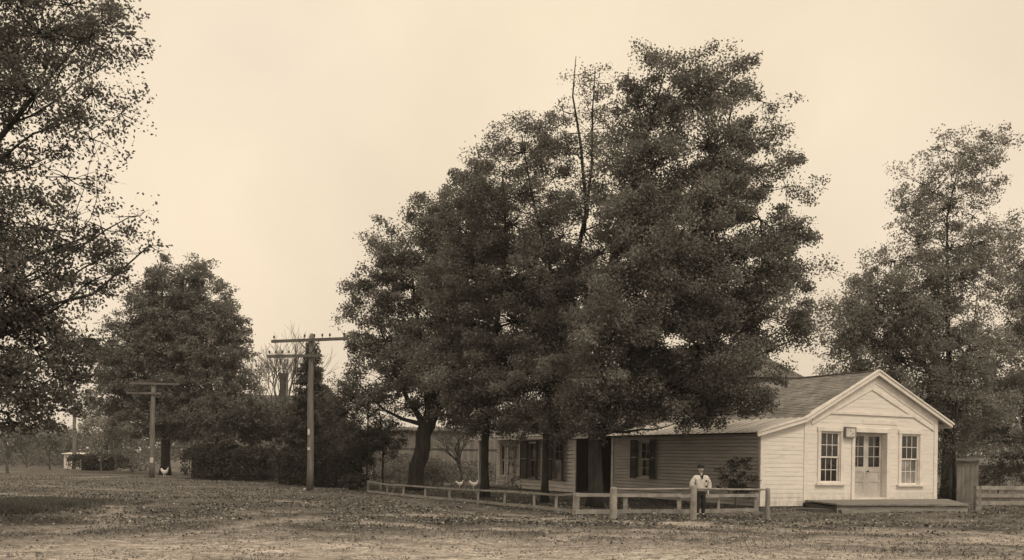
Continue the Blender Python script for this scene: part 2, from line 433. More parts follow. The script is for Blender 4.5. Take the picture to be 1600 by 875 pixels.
def tree(name, label, stems, blobs, Yc, leaf=(.13,.09), LK=.68, GR=1.06, spray=1.4, dens=110, mat='leaf', bark='bark', csize=(.36,.72), group=None,
         twigs=1.0, zmin=None, flat=.68, droop=0., cat='tree', crown='crown', limbs=True, depth=.9, yj=.35):
    """stems: list of [(point, radius), ...] ; blobs: (px, py, rx_px, rz_px[, density factor[, distance offset]])"""
    base = stems[0][0][0].copy()
    base.z = HG(base)-.04
    root = thing(name, label, cat, base, group=group)
    tb = MB()
    for st in stems:
        pts = [s[0]-base for s in st]; rad = [s[1] for s in st]
        # densify
        pp, rr = [], []
        for i in range(len(pts)-1):
            for j in range(3):
                t = j/3; p = pts[i].lerp(pts[i+1], t)
                if i+j: p = p + Vector((random.gauss(0,1), random.gauss(0,1), 0))*.08*rad[i]
                pp.append(p); rr.append(rad[i]+(rad[i+1]-rad[i])*t)
        pp.append(pts[-1]); rr.append(rad[-1])
        if rad[0] > .05: rr[0] *= 1.35
        tb.tube(pp, rr, 10 if rad[0] > .1 else 6, wob=.05)
    allC, allT = [], []
    s = Yc/F
    for bl in blobs:
        px, py, rx, rz = bl[:4]; rx *= GR; rz *= GR; df = bl[4] if len(bl) > 4 else 1.; yo = bl[5] if len(bl) > 5 else random.uniform(-1, 1)*rx*s*yj
        c = P(px, py, Yc)-base
        c = Vector((c.x*1.0, c.y + yo, c.z)); rxm, rzm = rx*s, rz*s; rym = depth*.5*(rxm+rzm)
        vol = 4.19*rxm*rym*rzm; nl = vol*dens*df*LEAFX/LK**1.7; cnt[0] += nl
        cr = sum(csize)/2*min(1, .55+.5*min(rxm, rzm))
        ncl = max(4, int(vol/(1.7*cr**3)*min(1, .35+df*.65)))
        # limb from the stem to this mass
        if limbs:
            best = None
            for st in stems:
                loc = [(p-base, r) for p, r in st]
                hz = c.z - .75*math.hypot(c.x-loc[-1][0].x*.5, c.y-loc[-1][0].y*.5)
                hz = max(hz, loc[-1][0].z*.28, .8 if zmin is None else zmin)
                q_, r_ = poly_at(loc, min(hz, loc[-1][0].z*.97))
                d_ = (q_-c).length
                if best is None or d_ < best[0]: best = (d_, q_, r_)
            d_, q_, r_ = best
            r0 = min(r_*.5, .012+.017*d_)
            lp = curve_pts(q_, c, 7, .06, .06)
            tb.tube(lp, [r0*(1-.75*i/6) for i in range(7)], 6)
        for k in range(ncl):
            while True:
                d = Vector((random.uniform(-1,1), random.uniform(-1,1), random.uniform(-1,1)))
                if .12 < d.length < 1: break
            d *= .94*d.length**-.3
            cc = c + Vector((d.x*rxm, d.y*rym, d.z*rzm))
            if zmin is not None and cc.z < zmin: cc.z = zmin + random.random()*.5
            R = cr*random.uniform(.55, 1.25)
            n = int(nl/ncl*random.uniform(.5, 1.5))
            if n < 1: continue
            out = Vector((d.x, d.y, d.z*.7-.1)); 
            # each clump is a spray that reaches outward and thins towards its tip
            tt = RNG.random(n)
            od = out + Vector((random.gauss(0,.3), random.gauss(0,.3), random.gauss(0,.18)+.12))
            side = np.clip(RNG.normal(size=(n, 3)), -1.8, 1.8)*np.array([R, R, R*flat])*(.56*(1-.5*tt))[:, None]
            loc = side + tt[:, None]*np.array(od[:])[None]*R*spray
            loc[:, 2] += .12*R*np.sin(tt*3.0)
            if droop: loc[:, 2] -= droop*np.hypot(loc[:,0], loc[:,1])
            allC.append(loc + np.array(cc[:])[None])
            allT.append(np.repeat(np.array([[out.x, out.y, -.35]]), n, 0))
            if random.random() < twigs:
                tp = curve_pts(c if limbs else cc*0.2, cc+out*R*.6, 4, .03, .1)
                w0 = .006+.008*cr
                tb.tube(tp, [w0*1.6, w0*1.1, w0*.7, w0*.25], 4, caps=False)
                for kk in range(2):
                    e_ = cc + Vector((random.gauss(0,1), random.gauss(0,1), random.gauss(0,.6)))*R*.6 + out*R*.5
                    tb.tube([tp[2], tp[2].lerp(e_, .55)+Vector((0,0,.05*R)), e_], [w0*.6, w0*.4, w0*.2], 3, caps=False)
    C = np.concatenate(allC); T = np.concatenate(allT)
    if zmin is not None: C[:, 2] = np.maximum(C[:, 2], zmin*.6)
    tb.build('trunk', M[bark], root, smooth=True)
    print(label, len(C))
    me = np_mesh(crown, leaf_quads(C, leaf[0]*LK, leaf[1]*LK, T=T), 4)
    link(crown, me, M[mat], root)
    return root
def stem(Y, *pts): return [(P(px, py, Y), r) for px, py, r in pts]

# near maple on the left, trunk outside the frame
tree('maple_tree', 'large near maple reaching in from the edge above the dark weedy patch',
     [stem(19.5, (-150,835,.42), (-145,640,.36), (-120,430,.28), (-90,200,.16), (-60,-60,.06)),
      stem(19.5, (-140,520,.16), (-60,330,.09), (0,215,.06), (70,130,.03), (130,60,.01)),
      stem(19.5, (-140,600,.14), (-60,480,.08), (40,405,.04), (150,365,.012))],
     [(50,40,110,80,.55), (150,70,65,50,.3), (195,45,38,22,.25), (110,10,70,50,.4), (60,150,95,70,.55), (150,150,60,45,.4), (192,180,28,24,.45),
      (140,215,60,24,.4), (30,255,70,45,.42), (110,280,60,30,.28), (60,355,100,55,.6), (150,350,60,30,.5), (205,340,30,18,.45), (232,382,24,10,.3), (180,390,40,22,.4),
      (40,450,95,60,1.2), (130,440,55,40,.9), (40,540,85,60,1.3), (115,555,45,35,.9), (150,530,22,14,.7), (20,615,75,45,1.3), (75,600,50,40,1.1), (30,660,48,22,1.1), (60,655,30,24,.8),
      (-90,60,120,130,.7), (-130,280,130,120,.7), (-120,480,130,110,.8), (-90,620,90,70,.8), (-290,200,120,140,.4), (-290,450,120,140,.4), (-60,-90,150,70,.5)],
     19.5, leaf=(.085,.054), dens=310, mat='leafnear', csize=(.3,.55), zmin=1.75, twigs=.8, depth=1.2, LK=.9)
# the great maple beside the store
tree('maple_tree', 'tallest dense maple spreading over the store roof and its dark side wall',
     [stem(31.5, (929,792,.25), (929,690,.22), (936,560,.2), (960,400,.15), (1000,250,.07), (1040,110,.02)),
      stem(31.5, (930,680,.16), (985,540,.12), (1060,420,.10), (1120,280,.05), (1150,140,.015)),
      stem(31.5, (930,690,.14), (1000,600,.10), (1100,530,.07), (1200,470,.03))],
     [(1014,152,36,40,.9), (1060,130,60,42,.9), (1110,140,50,55,.8), (1150,200,45,45,.8), (1190,165,30,18,.6), (1050,190,55,45,.6), (1100,235,70,45,.75), (1000,200,36,50,.5),
      (1175,270,55,38,.9), (1232,288,38,20,.8), (1190,215,25,20,.5), (1100,300,85,50), (1010,300,50,60,.9), (1060,380,100,60), (1180,350,70,45,.9), (1225,350,35,28,.7), (980,400,50,60,.9),
      (1120,440,100,55), (1225,420,45,38,.8), (1010,480,90,60), (1180,500,70,45,.9), (1250,490,36,24,.7), (1090,540,95,55,1.1), (980,570,80,55,1.1), (1170,560,50,40,.9), (1262,520,26,12,.5),
      (1060,610,90,42,1.2), (1140,615,60,38,1.1), (960,630,65,35,1.2), (1160,630,26,22,.8), (1040,648,60,20,1), (920,600,60,50,1.1), (1110,650,40,14,.8), (930,655,40,20,1.1), (1145,605,44,34,1.1), (1165,615,24,24,.8), (1130,648,40,16,.9), (1060,660,40,12,.8), (960,470,44,50,1,-2.2), (940,550,50,50,1,-2.4), (985,360,36,46,.9,-1.8), (1020,270,34,44,.7,-1.4), (1040,430,50,50,.9,-2.4), (930,620,50,40,1,-2.2), (1080,340,50,46,.8,-2.2), (1090,575,60,34,1.1,-1.5), (1130,560,44,36,1,1.5), (1000,168,32,30,.8), (1145,122,28,22,.7), (1200,460,40,34,.8,1.), (1160,440,50,40,.8,-1.5), (1000,430,36,60,.8,-1.), (985,270,30,56,.7,-.6), (972,190,22,40,.35,.4), (975,340,30,50,.8,-.8)],
     31.5, leaf=(.125,.085), dens=215, csize=(.4,.75), zmin=2.2, yj=.5)
# thin spire maple
tree('maple_tree', 'thin maple with a ragged half bare spire between the two dense crowns',
     [stem(34.4, (851,785,.13), (853,680,.12), (868,560,.11), (895,430,.095), (917,330,.075), (908,230,.05), (895,150,.03), (900,88,.012)),
      stem(34.4, (912,360,.06), (925,260,.045), (926,170,.03), (930,105,.015)),
      stem(34.4, (880,500,.08), (855,400,.06), (830,300,.04), (815,210,.02))],
     [(955,205,24,44,.4), (870,200,34,30,.45), (903,120,30,28,.3), (935,130,26,34,.6), (880,175,28,22,.3), (925,200,30,40,.5), (890,235,38,36,.5), (945,255,32,48,.65), (865,280,44,40,.65), (915,310,44,44,.6), (960,330,30,50,.7), (955,400,34,50,.8),
      (850,225,42,36,.7), (815,235,48,40,.8), (775,250,34,30,.6), (740,262,24,28,.6), (820,300,50,40,.7), (880,370,50,44,.6), (930,400,34,50,.5), (850,440,60,46,.9), (910,470,55,50,.9),
      (870,540,60,50,1.1), (850,610,60,45,1.2), (900,650,55,28,1.2), (860,660,50,22,1.1), (830,668,40,14,1.2), (880,668,40,14,1.3), (930,668,36,14,1.3), (975,664,34,12,1.1)],
     34.4, leaf=(.12,.08), dens=180, mat='leafsparse', csize=(.35,.65), zmin=2.1)
tree('maple_tree', 'round maple whose upright rough trunk stands before the sunlit porch end',
     [stem(36.8, (758,779,.17), (758,690,.15), (765,600,.14), (780,480,.09), (790,360,.05), (785,270,.03))],
     [(790,290,55,40,.7), (745,300,38,36,.7), (800,350,70,50,.9), (740,360,55,46,.9), (830,420,65,50), (760,430,70,55), (800,500,80,55), (730,510,55,50), (860,500,40,45),
      (790,580,85,50,1.2), (730,590,55,45,1.1), (840,600,50,45,1.2), (770,645,70,28,1.2), (820,655,50,20,1.1), (735,650,40,25,1.1), (790,672,22,12,.8), (735,680,16,12,.6), (705,450,50,50,.9), (695,540,46,56,.9), (855,520,50,56,1), (870,440,40,46,.9)],
     36.8, leaf=(.13,.09), dens=190, zmin=2.1)
tree('maple_tree', 'rounded maple with a thick leaning trunk standing behind the low rail fence',
     [stem(43.6, (648,767,.42), (652,730,.36), (663,680,.36), (672,655,.34), (690,560,.18), (695,450,.09), (695,340,.03)),
      stem(43.6, (666,668,.2), (640,630,.11), (615,580,.07), (590,500,.03)),
      stem(43.6, (664,664,.12), (630,655,.08), (600,640,.06), (560,600,.03)),
      stem(43.6, (670,660,.2), (668,600,.15), (650,480,.08), (640,400,.03)),
      stem(43.6, (674,655,.2), (710,600,.15), (740,520,.08))],
     [(695,315,34,26,.8), (725,310,24,22,.7), (660,350,40,30,.9), (720,360,50,40), (625,375,34,30,.9), (680,410,60,46), (600,415,36,32,.9), (570,440,18,14,.7), (640,450,60,45), (585,475,38,34), (720,450,50,50),
      (550,490,18,16,.7), (690,510,70,50), (600,530,50,40), (560,550,34,26,.85), (535,520,12,10,.5), (650,570,70,42), (720,570,60,45,1.1), (590,590,44,28,.75), (555,590,26,18,.6), (690,620,60,30,1.1), (630,615,36,20,.5), (720,640,40,24,1.1), (600,625,28,14,.4)],
     43.6, leaf=(.15,.105), dens=135, zmin=2.6, twigs=.7)
tree('maple_tree', 'broad rounded maple behind the second telephone pole with a dark straight trunk',
     [stem(66, (258,743,.33), (259,690,.3), (265,600,.26), (280,500,.16), (288,420,.05))],
     [(285,440,44,30,.9), (255,465,40,26,.9), (315,465,36,28,.9), (225,495,36,28,.85), (285,505,60,36), (345,505,32,30,.9), (200,530,36,28,.8), (260,545,60,36), (335,550,50,36), (375,535,18,18,.7),
      (180,570,30,22,.7), (230,590,60,34), (310,600,66,38), (385,580,22,22,.7), (180,615,34,22,.7), (240,640,50,32,.9), (320,650,60,30), (275,665,50,24), (205,660,36,24,.8), (165,560,16,12,.5), (380,620,24,24,.7), (160,590,16,10,.4)],
     66, leaf=(.21,.145), dens=66, csize=(.42,.75), zmin=2.6, twigs=.5, GR=1.17)
# airy trees on the right behind the store
tree('elm_tree', 'tall airy tree with a gappy crown rising behind the white gable front',
     [stem(41, (1478,783,.25), (1480,700,.2), (1484,580,.13), (1480,450,.07), (1480,340,.04), (1502,240,.015)),
      stem(40, (1491,783,.075), (1490,690,.07), (1499,600,.05), (1520,520,.03), (1528,450,.01)),
      stem(41, (1482,640,.14), (1440,560,.1), (1390,500,.06), (1340,460,.02))],
     [(1480,235,30,22,.5), (1545,228,32,20,.7), (1510,250,36,22,.7), (1570,225,16,14,.5), (1535,285,30,24,.7), (1490,290,36,26,.6), (1440,290,34,34,.22), (1465,330,40,28,.6), (1525,335,26,24,.5),
      (1415,330,26,28,.2), (1430,380,36,26,.6), (1480,390,44,30,.7), (1390,410,34,26,.7), (1450,440,46,30,.6), (1360,440,34,22,.6), (1350,480,40,28,.85), (1415,490,50,32,.8), (1320,515,28,24,.8),
      (1480,490,36,30,.6), (1530,430,28,30,.4), (1370,540,50,28,1.2), (1440,560,56,32,1.3), (1315,560,26,18,.8), (1500,560,40,32,.7), (1340,585,40,20,.9), (1430,620,50,30,1.5), (1490,630,44,34,1.6), (1540,520,30,34,.45), (1480,680,34,26,1.2), (1530,640,40,30,1.2), (1400,465,70,40,.7), (1445,515,56,40,.8), (1500,435,44,40,.7), (1530,380,34,40,.6), (1380,600,50,22,.9), (1345,520,40,34,.8), (1460,300,40,40,.4), (1510,560,44,40,.8)],
     41, leaf=(.14,.1), dens=108, mat='leafright', csize=(.35,.65), zmin=2.4, flat=.8, GR=1.22)
tree('elm_tree', 'leafy tree at the frame edge leaning over the three rail fence',
     [stem(45, (1655,790,.24), (1650,690,.2), (1635,560,.14), (1620,420,.05))],
     [(1590,360,28,28,.55), (1640,380,40,40,.6), (1580,420,24,26,.5), (1610,440,44,36,.7), (1580,500,32,32,.7), (1640,510,50,50,.7), (1565,570,40,34,.8), (1620,590,50,44,.9), (1540,620,44,34,1.5), (1590,660,60,32,1.6),
      (1525,670,40,26,1.7), (1560,690,50,18,1.3), (1660,640,50,50,.8), (1640,450,40,50,.6)],
     45, leaf=(.15,.105), dens=110, mat='leafright', csize=(.4,.7), zmin=2.6, flat=.8, GR=1.15)

# evergreens and thicket behind the hedge
def spruce(px, base_y, top_y, half_px, Yc, label, mat='leafdark', dens=1.0, n_lev=26):
    b = PG(px, Yc); b.z = HG(b)-.03
    top = P(px, top_y, Yc); Ht = top.z - b.z; R = half_px*Yc/F
    root = thing('spruce_tree', label, 'tree', b)
    tb = MB().tube([(0,0,0), (0,0,Ht*.5), (.03,0,Ht)], [.13, .08, .015], 8)
    C, T = [], []
    for i in range(n_lev):
        f = i/(n_lev-1); z = .35 + (Ht-.35)*f; r = R*(1-f)**.7*random.uniform(.8,1.15)+.12
        for k in range(8):
            a = random.random()*6.28; L = r*random.uniform(.65, 1.12); d = Vector((math.cos(a), math.sin(a), 0))
            tb.tube([d*.03+Vector((0,0,z)), d*L*.6+Vector((0,0,z-.05*L)), d*L+Vector((0,0,z-.02*L))], [.02,.013,.004], 4, caps=False)
            n = int(110*dens*L/1.0)+16
            t = RNG.random(n)**.7
            p = np.array([d.x, d.y, 0])[None]*(t*L)[:, None]; p[:, 2] = z - .1*L*np.sin(t*3) + RNG.normal(size=n)*.06
            p[:, :2] += RNG.normal(size=(n, 2))*.16*(1.1-t*.5)[:, None]
            p[:, 2] -= RNG.random(n)*.15
            C.append(p); T.append(np.repeat(np.array([[d.x, d.y, -.5]]), n, 0))
    tb.build('trunk', M['bark'], root)
    link('crown', np_mesh('crown', leaf_quads(np.concatenate(C), .17, .055, T=np.concatenate(T)), 4), M[mat], root)
    return root
spruce(484, 760, 536, 50, 50, 'pointed dark spruce rising just behind the nearest telephone pole', n_lev=34)
tree('evergreen_tree', 'broad dark evergreen behind the clipped hedge below the brick chimney',
     [stem(56, (392,755,.12), (394,690,.1), (392,600,.02))],
     [(392,628,20,18,.7), (380,650,34,22,.9), (410,650,30,22,.9), (375,672,46,22,1.2), (415,672,40,22,1.2), (438,660,22,20,.9)],
     56, leaf=(.2,.075), dens=100, mat='leafdark', csize=(.35,.6), zmin=2.35, LK=1.)
tree('evergreen_tree', 'shaggy dark evergreen mass close to the right of the broad maple',
     [stem(58, (338,752,.12), (338,690,.1), (340,610,.02))],
     [(345,622,20,16,.7), (325,642,30,20,.8), (360,640,28,22,.9), (335,662,44,24,1.1), (370,668,30,22,1.1)],
     58, leaf=(.2,.08), dens=95, mat='leafdark', csize=(.35,.6), zmin=2.35, LK=1.)
tree('evergreen_tree', 'dark tangled evergreen directly behind the nearest telephone pole base',
     [stem(54, (470,760,.1), (470,690,.08), (468,620,.02))],
     [(448,655,26,22,.9), (505,655,30,22,.9), (470,668,46,24,1.2), (510,670,30,22,1.1)],
     54, leaf=(.2,.075), dens=100, mat='leafdark', csize=(.35,.6), zmin=2.35, LK=1.)
tree('brush_tree', 'bushy dark small tree on two thin stems at the fence end',
     [stem(45, (573,760,.05), (574,690,.045), (576,610,.02)), stem(45.5, (597,760,.06), (599,700,.05), (590,620,.02))],
     [(560,620,40,24,.9), (590,640,34,24,.9), (540,650,34,24,1.1), (580,680,46,24,1.3), (605,690,24,20,1.1), (545,690,34,20,1.2), (612,715,16,16,.6), (560,700,40,16,1.1)],
     45, leaf=(.14,.08), dens=120, mat='leafdark', csize=(.3,.5), zmin=1.0)
tree('brush_tree', 'loose twiggy brown thicket tree right of the nearest telephone pole',
     [stem(50, (520,760,.06), (522,690,.05), (530,600,.02))],
     [(520,620,26,20,.6), (545,610,24,18,.5), (510,650,28,24,.9), (530,680,34,24,1), (505,690,24,24,1), (560,640,26,20,.7)],
     50, leaf=(.15,.09), dens=100, mat='leafbrown', csize=(.3,.5), zmin=.9)
tree('brush_tree', 'low brown thicket at the foot of the broad maple behind the hedge end',
     [stem(60, (345,752,.05), (345,690,.04), (342,640,.02))],
     [(345,650,44,26,.8), (380,660,44,24,.7), (420,655,40,26,.7)],
     60, leaf=(.17,.1), dens=75, mat='leafbrown', csize=(.35,.6), zmin=.7)

# bare trees by recursive branching
def bare_tree(name, label, base, Ht, r0, bark='twig', spread=.5, depth=4, seed=1, cat='tree', group=None, cluster=None):
    rnd = random.Random(seed); root = thing(name, label, cat, base, group=group); tb = MB(); tw = MB(); tips = []
    def grow(p, d, L, r, k):
        e = p + d*L; mid = p.lerp(e, .5) + Vector((rnd.gauss(0,1), rnd.gauss(0,1), rnd.gauss(0,.4)))*.04*L
        (tb if k <= 1 else tw).tube([p, mid, e], [r, r*.85, r*.68], 6 if k < 2 else 4, caps=False)
        if k >= depth: tips.append(e); return
        for j in range(3 if k else 4):
            nd = (d + Vector((rnd.gauss(0,1), rnd.gauss(0,1), rnd.gauss(0,.5)))*spread + Vector((0,0,.12))).normalized()
            f_ = rnd.uniform(.55, 1.0) if j else 1.0; st = mid.lerp(e, (f_-.5)*2)
            grow(st, nd, L*rnd.uniform(.58,.85), r*.6, k+1)
    grow(Vector((0,0,-.05)), Vector((rnd.gauss(0,.04), rnd.gauss(0,.04), 1)).normalized(), Ht*.34, r0, 0)
    if cluster:
        n0 = len(tb.v); tb.v += tw.v; tb.f += [tuple(i+n0 for i in f_) for f_ in tw.f]
    tb.build('trunk', M[bark], root)
    if not cluster: tw.build('branches', M[bark], root)
    if cluster:
        nper, L, W, mat, sp = cluster
        C = np.concatenate([np.array(t[:])[None] + RNG.normal(size=(nper, 3))*sp for t in tips])
        link('crown', np_mesh('crown', leaf_quads(C, L, W), 4), M[mat], root)
    return root
def gp(px, Y): 
    p = PG(px, Y); p.z = HG(p); return p
bare_tree('bare_tree', 'tall leafless tree beside the brick chimney behind the evergreens', gp(424, 84), 12.6, .17, seed=3, depth=5, spread=.34)
bare_tree('bare_tree', 'slender leafless tree between the chimney and the pointed spruce', gp(452, 86), 12.2, .14, seed=9, depth=5, spread=.32)
bare_tree('bare_tree', 'twiggy leafless yard tree with a forked trunk before the grey barn', gp(722, 50), 3.7, .09, seed=5, depth=5, spread=.55)
bare_tree('bare_tree', 'small bare forked tree under the low boughs of the near maple', gp(12, 62), 3.4, .1, seed=12, depth=4, spread=.55)
bare_tree('bare_tree', 'pale leafless sapling in front of the broad maple crown', gp(340, 57), 6.0, .05, bark='barkpale', seed=21, depth=4, spread=.6)
for i, (px, Y, h, sd, lab) in enumerate([
        (158, 72.5, 4.7, 31, 'pale feathery young tree on a thin light stem before the small hedge'),
        (180, 72.0, 4.0, 32, 'lower pale young tree at the right end of the small hedge'),
        (78, 76, 3.6, 33, 'brownish young tree in the far scrub beneath the hanging boughs'),
        (42, 84, 3.4, 34, 'thin scraggly young tree in the far scrub next to the bare forked one'),
        (100, 88, 3.4, 35, 'slight young tree in the scrub close to the small white shed')]):
    pale = i < 2
    bare_tree('young_tree', lab, gp(px, Y), h, .07, bark='barkpale' if pale else 'twig', seed=sd, depth=4, spread=.5,
              group='young trees along the far road side', cluster=(16 if pale else 9, .16, .1, 'leafpale' if pale else 'leafbrown', .22))
tree('dark_tree', 'dark dense tree behind the pale young trees beyond the third pole',
     [stem(96, (165,728,.25), (165,680,.2), (160,640,.08))],
     [(150,640,26,18), (180,650,28,20), (160,665,34,20), (140,655,16,14), (190,675,24,14), (150,685,20,10,.6)],
     96, leaf=(.3,.2), dens=18, csize=(.6,1), zmin=1.5, twigs=.3, mat='leafdark')

# hedges and bushes
def hedge(name, label, pts, w, h, n_per_m, leaf, mat='leafhedge', cat='hedge', lump=.16):
    """clipped hedge following ground points: woody core plus leaves through the outer shell"""
    pts = [Vector(p) for p in pts]; base = pts[0].copy(); base.z = HG(base)-.03
    root = thing(name, label, cat, base)
    mb = MB(); C = []
    for a, b in zip(pts[:-1], pts[1:]):
        a0, b0 = a-base, b-base; a0.z = b0.z = 0
        dd_ = (b0-a0).normalized()*w*.25
        mb.beam(a0+dd_*(a is pts[0])+Vector((0,0,h*.38)), b0-dd_*(b is pts[-1])+Vector((0,0,h*.38)), w*.55, h*.66)
        L = (b0-a0).length; d = (b0-a0).normalized(); s = Vector((-d.y, d.x, 0))
        n = int(L*n_per_m)
        t = RNG.random(n)*(L+w*.5)-w*.25; th = RNG.random(n)*math.pi*1.25 - math.pi*.125
        rr = (1 - .28*RNG.random(n)**1.5)
        lum = 1 + lump*(np.sin(t*1.9+a.x)+np.sin(t*4.1+1.3)+np.sin(t*.8+th*2))*.5
        e = .6
        if a is pts[0]: rr = rr*np.clip(.45+.55*np.sqrt(np.clip((t+w*.3)/(w*.8), 0, 1)), 0, 1)
        if b is pts[-1]: rr = rr*np.clip(.45+.55*np.sqrt(np.clip((L+w*.3-t)/(w*.8), 0, 1)), 0, 1)
        lum = lum*(1+.10*np.sin(t*7.3+th*3)+.07*np.sin(t*13.1+th*5))
        cx = np.sign(np.cos(th))*np.abs(np.cos(th))**e*w/2*rr*lum; cz = h*.45 + np.sign(np.sin(th))*np.abs(np.sin(th))**e*h*.55*rr*lum
        C.append(np.array(a0[:])[None]+t[:,None]*np.array(d[:])[None]+cx[:,None]*np.array(s[:])[None]+np.stack([0*t,0*t,np.maximum(cz,.02)],-1)+RNG.normal(size=(n,3))*.07)
    mb.build('stems', M['hedgecore'], root)
    link('foliage', np_mesh('foliage', leaf_quads(np.concatenate(C), leaf, leaf*.65), 4), M[mat], root)
    return root
hedge('hedge', 'long dark clipped hedge behind the nearest telephone pole, its farther half', [gp(302, 57), gp(350, 55.5), gp(428, 54)], 1.8, 2.0, 1900, .12)
hedge('hedge', 'rounded nearer end of the dark hedge left of the rail fence', [gp(440, 50), gp(500, 47.5), gp(566, 46)], 1.6, 1.9, 1900, .115)
hedge('hedge', 'small dark box hedge beside the farthest telephone pole', [gp(121, 77), gp(150, 77), gp(186, 77)], 2.4, 1.35, 1500, .15)
hedge('bush', 'low dark bush at the rail fence end below the thin stems', [gp(545, 43.3), gp(560, 43)], 1.0, .75, 1900, .1, cat='bush')
def bush(label, px, Yc, blobs, mat, leaf, dens, sprig=.5, name='bush'):
    b = gp(px, Yc)
    return tree(name, label, [[(b, .04), (b+Vector((0,0,.4)), .03), (b+Vector((.03,0,.8)), .012)]], blobs, Yc, leaf=leaf, dens=dens, mat=mat, bark='twig', csize=(.2,.38), cat='bush', crown='foliage', zmin=.12, twigs=.9)
bush('rounded twiggy bush between the leaning trunk and the bare yard tree', 678, 52, [(680,735,26,18), (665,745,22,14), (695,748,20,12), (650,740,20,18,.7)], 'leafbrown', (.12,.08), 150)
bush('grey scrubby bush left of the thick leaning trunk', 625, 55, [(622,735,20,18,.7), (605,745,18,14,.8), (635,748,16,12,.7)], 'leafbrown', (.12,.08), 120)
bush('dark layered shrub against the dark side wall behind the person', 1150, 31.5, [(1150,728,16,8,1), (1158,721,13,6,1), (1141,739,19,7,1), (1161,743,17,7,1), (1135,751,17,6,1), (1155,756,21,8,1), (1148,770,22,12,1)], 'leafshrub', (.1,.05), 900, name='shrub')
bush('small climbing shrub beside the porch post at the far end of the house', 801, 46, [(800,700,7,14,1), (802,725,6,14,1), (803,752,9,12,1.2)], 'leafdark', (.1,.07), 300, name='shrub')
bush('brown scrub below the airy trees behind the three rail fence', 1560, 46, [(1560,745,30,16,.9), (1595,735,26,22,.8), (1535,745,20,18,.9), (1630,745,30,18,.8), (1570,725,30,14,.7), (1600,715,26,14,.6)], 'leafbrown', (.14,.09), 120)
bush('dark scrub at the foot of the airy tree beside the gable corner', 1470, 39.5, [(1470,765,10,12,1), (1484,772,10,8,1), (1474,720,10,30,.9), (1500,700,14,20,.8)], 'leafdark', (.12,.08), 200)
bush('grey scrub beside the small hedge and the second pole', 205, 72, [(205,728,14,9,.8), (222,735,12,7,.8)], 'leafbrown', (.17,.1), 70)

# far woods and scrub, one mass each
def mass(name, x0, x1, y0, y1, n, hmin, hmax, mat, leaf):
    x = RNG.uniform(x0, x1, n); y = RNG.uniform(y0, y1, n)
    top = hmin + (hmax-hmin)*(np.clip(vnoise(x, y*.3, .12)+vnoise(x, y, .5)*.6+.5, 0, 1))
    z = top*(1-RNG.random(n)**1.6*.95)
    C = np.stack([x, y, z], -1)
    o = link(name, np_mesh(name, leaf_quads(C, leaf, leaf*.65), 4), M[mat], kind='stuff')
    return o
mass('far_woods', -190, 150, 185, 220, 80000, 3.5, 8.0, 'leaffar', .75)
mass('scrub', -62, -38, 86, 110, 16000, .5, 2.4, 'leaffar', .2)
mass('undergrowth', -18, 0, 58, 66, 12000, .3, 1.7, 'leafbrown', .16)

# ------------------------------------------------------------------ store building
store = thing('store_building', 'long low building with white gabled store front, dark side wall and house wing', 'building', (O.x, O.y, 0), AF)
ff = lambda s, d, z: Vector((s, -d, z))               # store front: s along, d outward
fs = lambda s, d, z: Vector((-d, s, z))               # long side: s = distance back
def fsoff(k): return lambda s, d, z: Vector((k-d, s, z))
def cutint(iv, a, b):
    out = []
    for s0, s1 in iv:
        if b <= s0 or a >= s1: out.append((s0, s1)); continue
        if a > s0: out.append((s0, a))
        if b < s1: out.append((b, s1))
    return out
def siding(fr, s0, s1, z0, z1, board, lap, openings=(), clip=None, g=0):
    mb = MB(); z = z0; k = 0
    while z < z1-1e-3:
        zb = min(z+board, z1); zm = (z+zb)/2; iv = [(s0, s1)]
        if clip:
            a, b_ = clip(zm)
            iv = [(max(s0, a), min(s1, b_))] if b_ > a else []
        for (a, b_, c, d) in openings:
            if c < zm < d: iv = cutint(iv, a, b_)
        for a, b_ in iv:
            if b_-a < .02: continue
            # long boards butt at uneven places
            cuts = [a]
            q_ = a + random.uniform(1.2, 4.2)
            while q_ < b_-.5: cuts.append(q_); q_ += random.uniform(2.4, 4.2)
            cuts.append(b_)
            for e, f_ in zip(cuts[:-1], cuts[1:]):
                j = random.uniform(-.002, .003)
                zt = zb-g if g else zb+.01
                mb.quad(fr(e+.001, lap+j, z), fr(f_-.001, lap+j, z), fr(f_-.001, .004+j, zt), fr(e+.001, .004+j, zt))
                if g:
                    mb.quad(fr(e, .004+j, zt), fr(f_, .004+j, zt), fr(f_, -.05, zt-.004), fr(e, -.05, zt-.004))
                    mb.quad(fr(e, -.05, zt-.004), fr(f_, -.05, zt-.004), fr(f_, -.05, zb+.004), fr(e, -.05, zb+.004))
                    mb.quad(fr(e, -.05, z+.004), fr(f_, -.05, z+.004), fr(f_, 0, z), fr(e, 0, z))
                mb.quad(fr(e+.001, 0, z), fr(f_-.001, 0, z), fr(f_-.001, lap+j, z), fr(e+.001, lap+j, z))
        z = zb; k += 1
    return mb
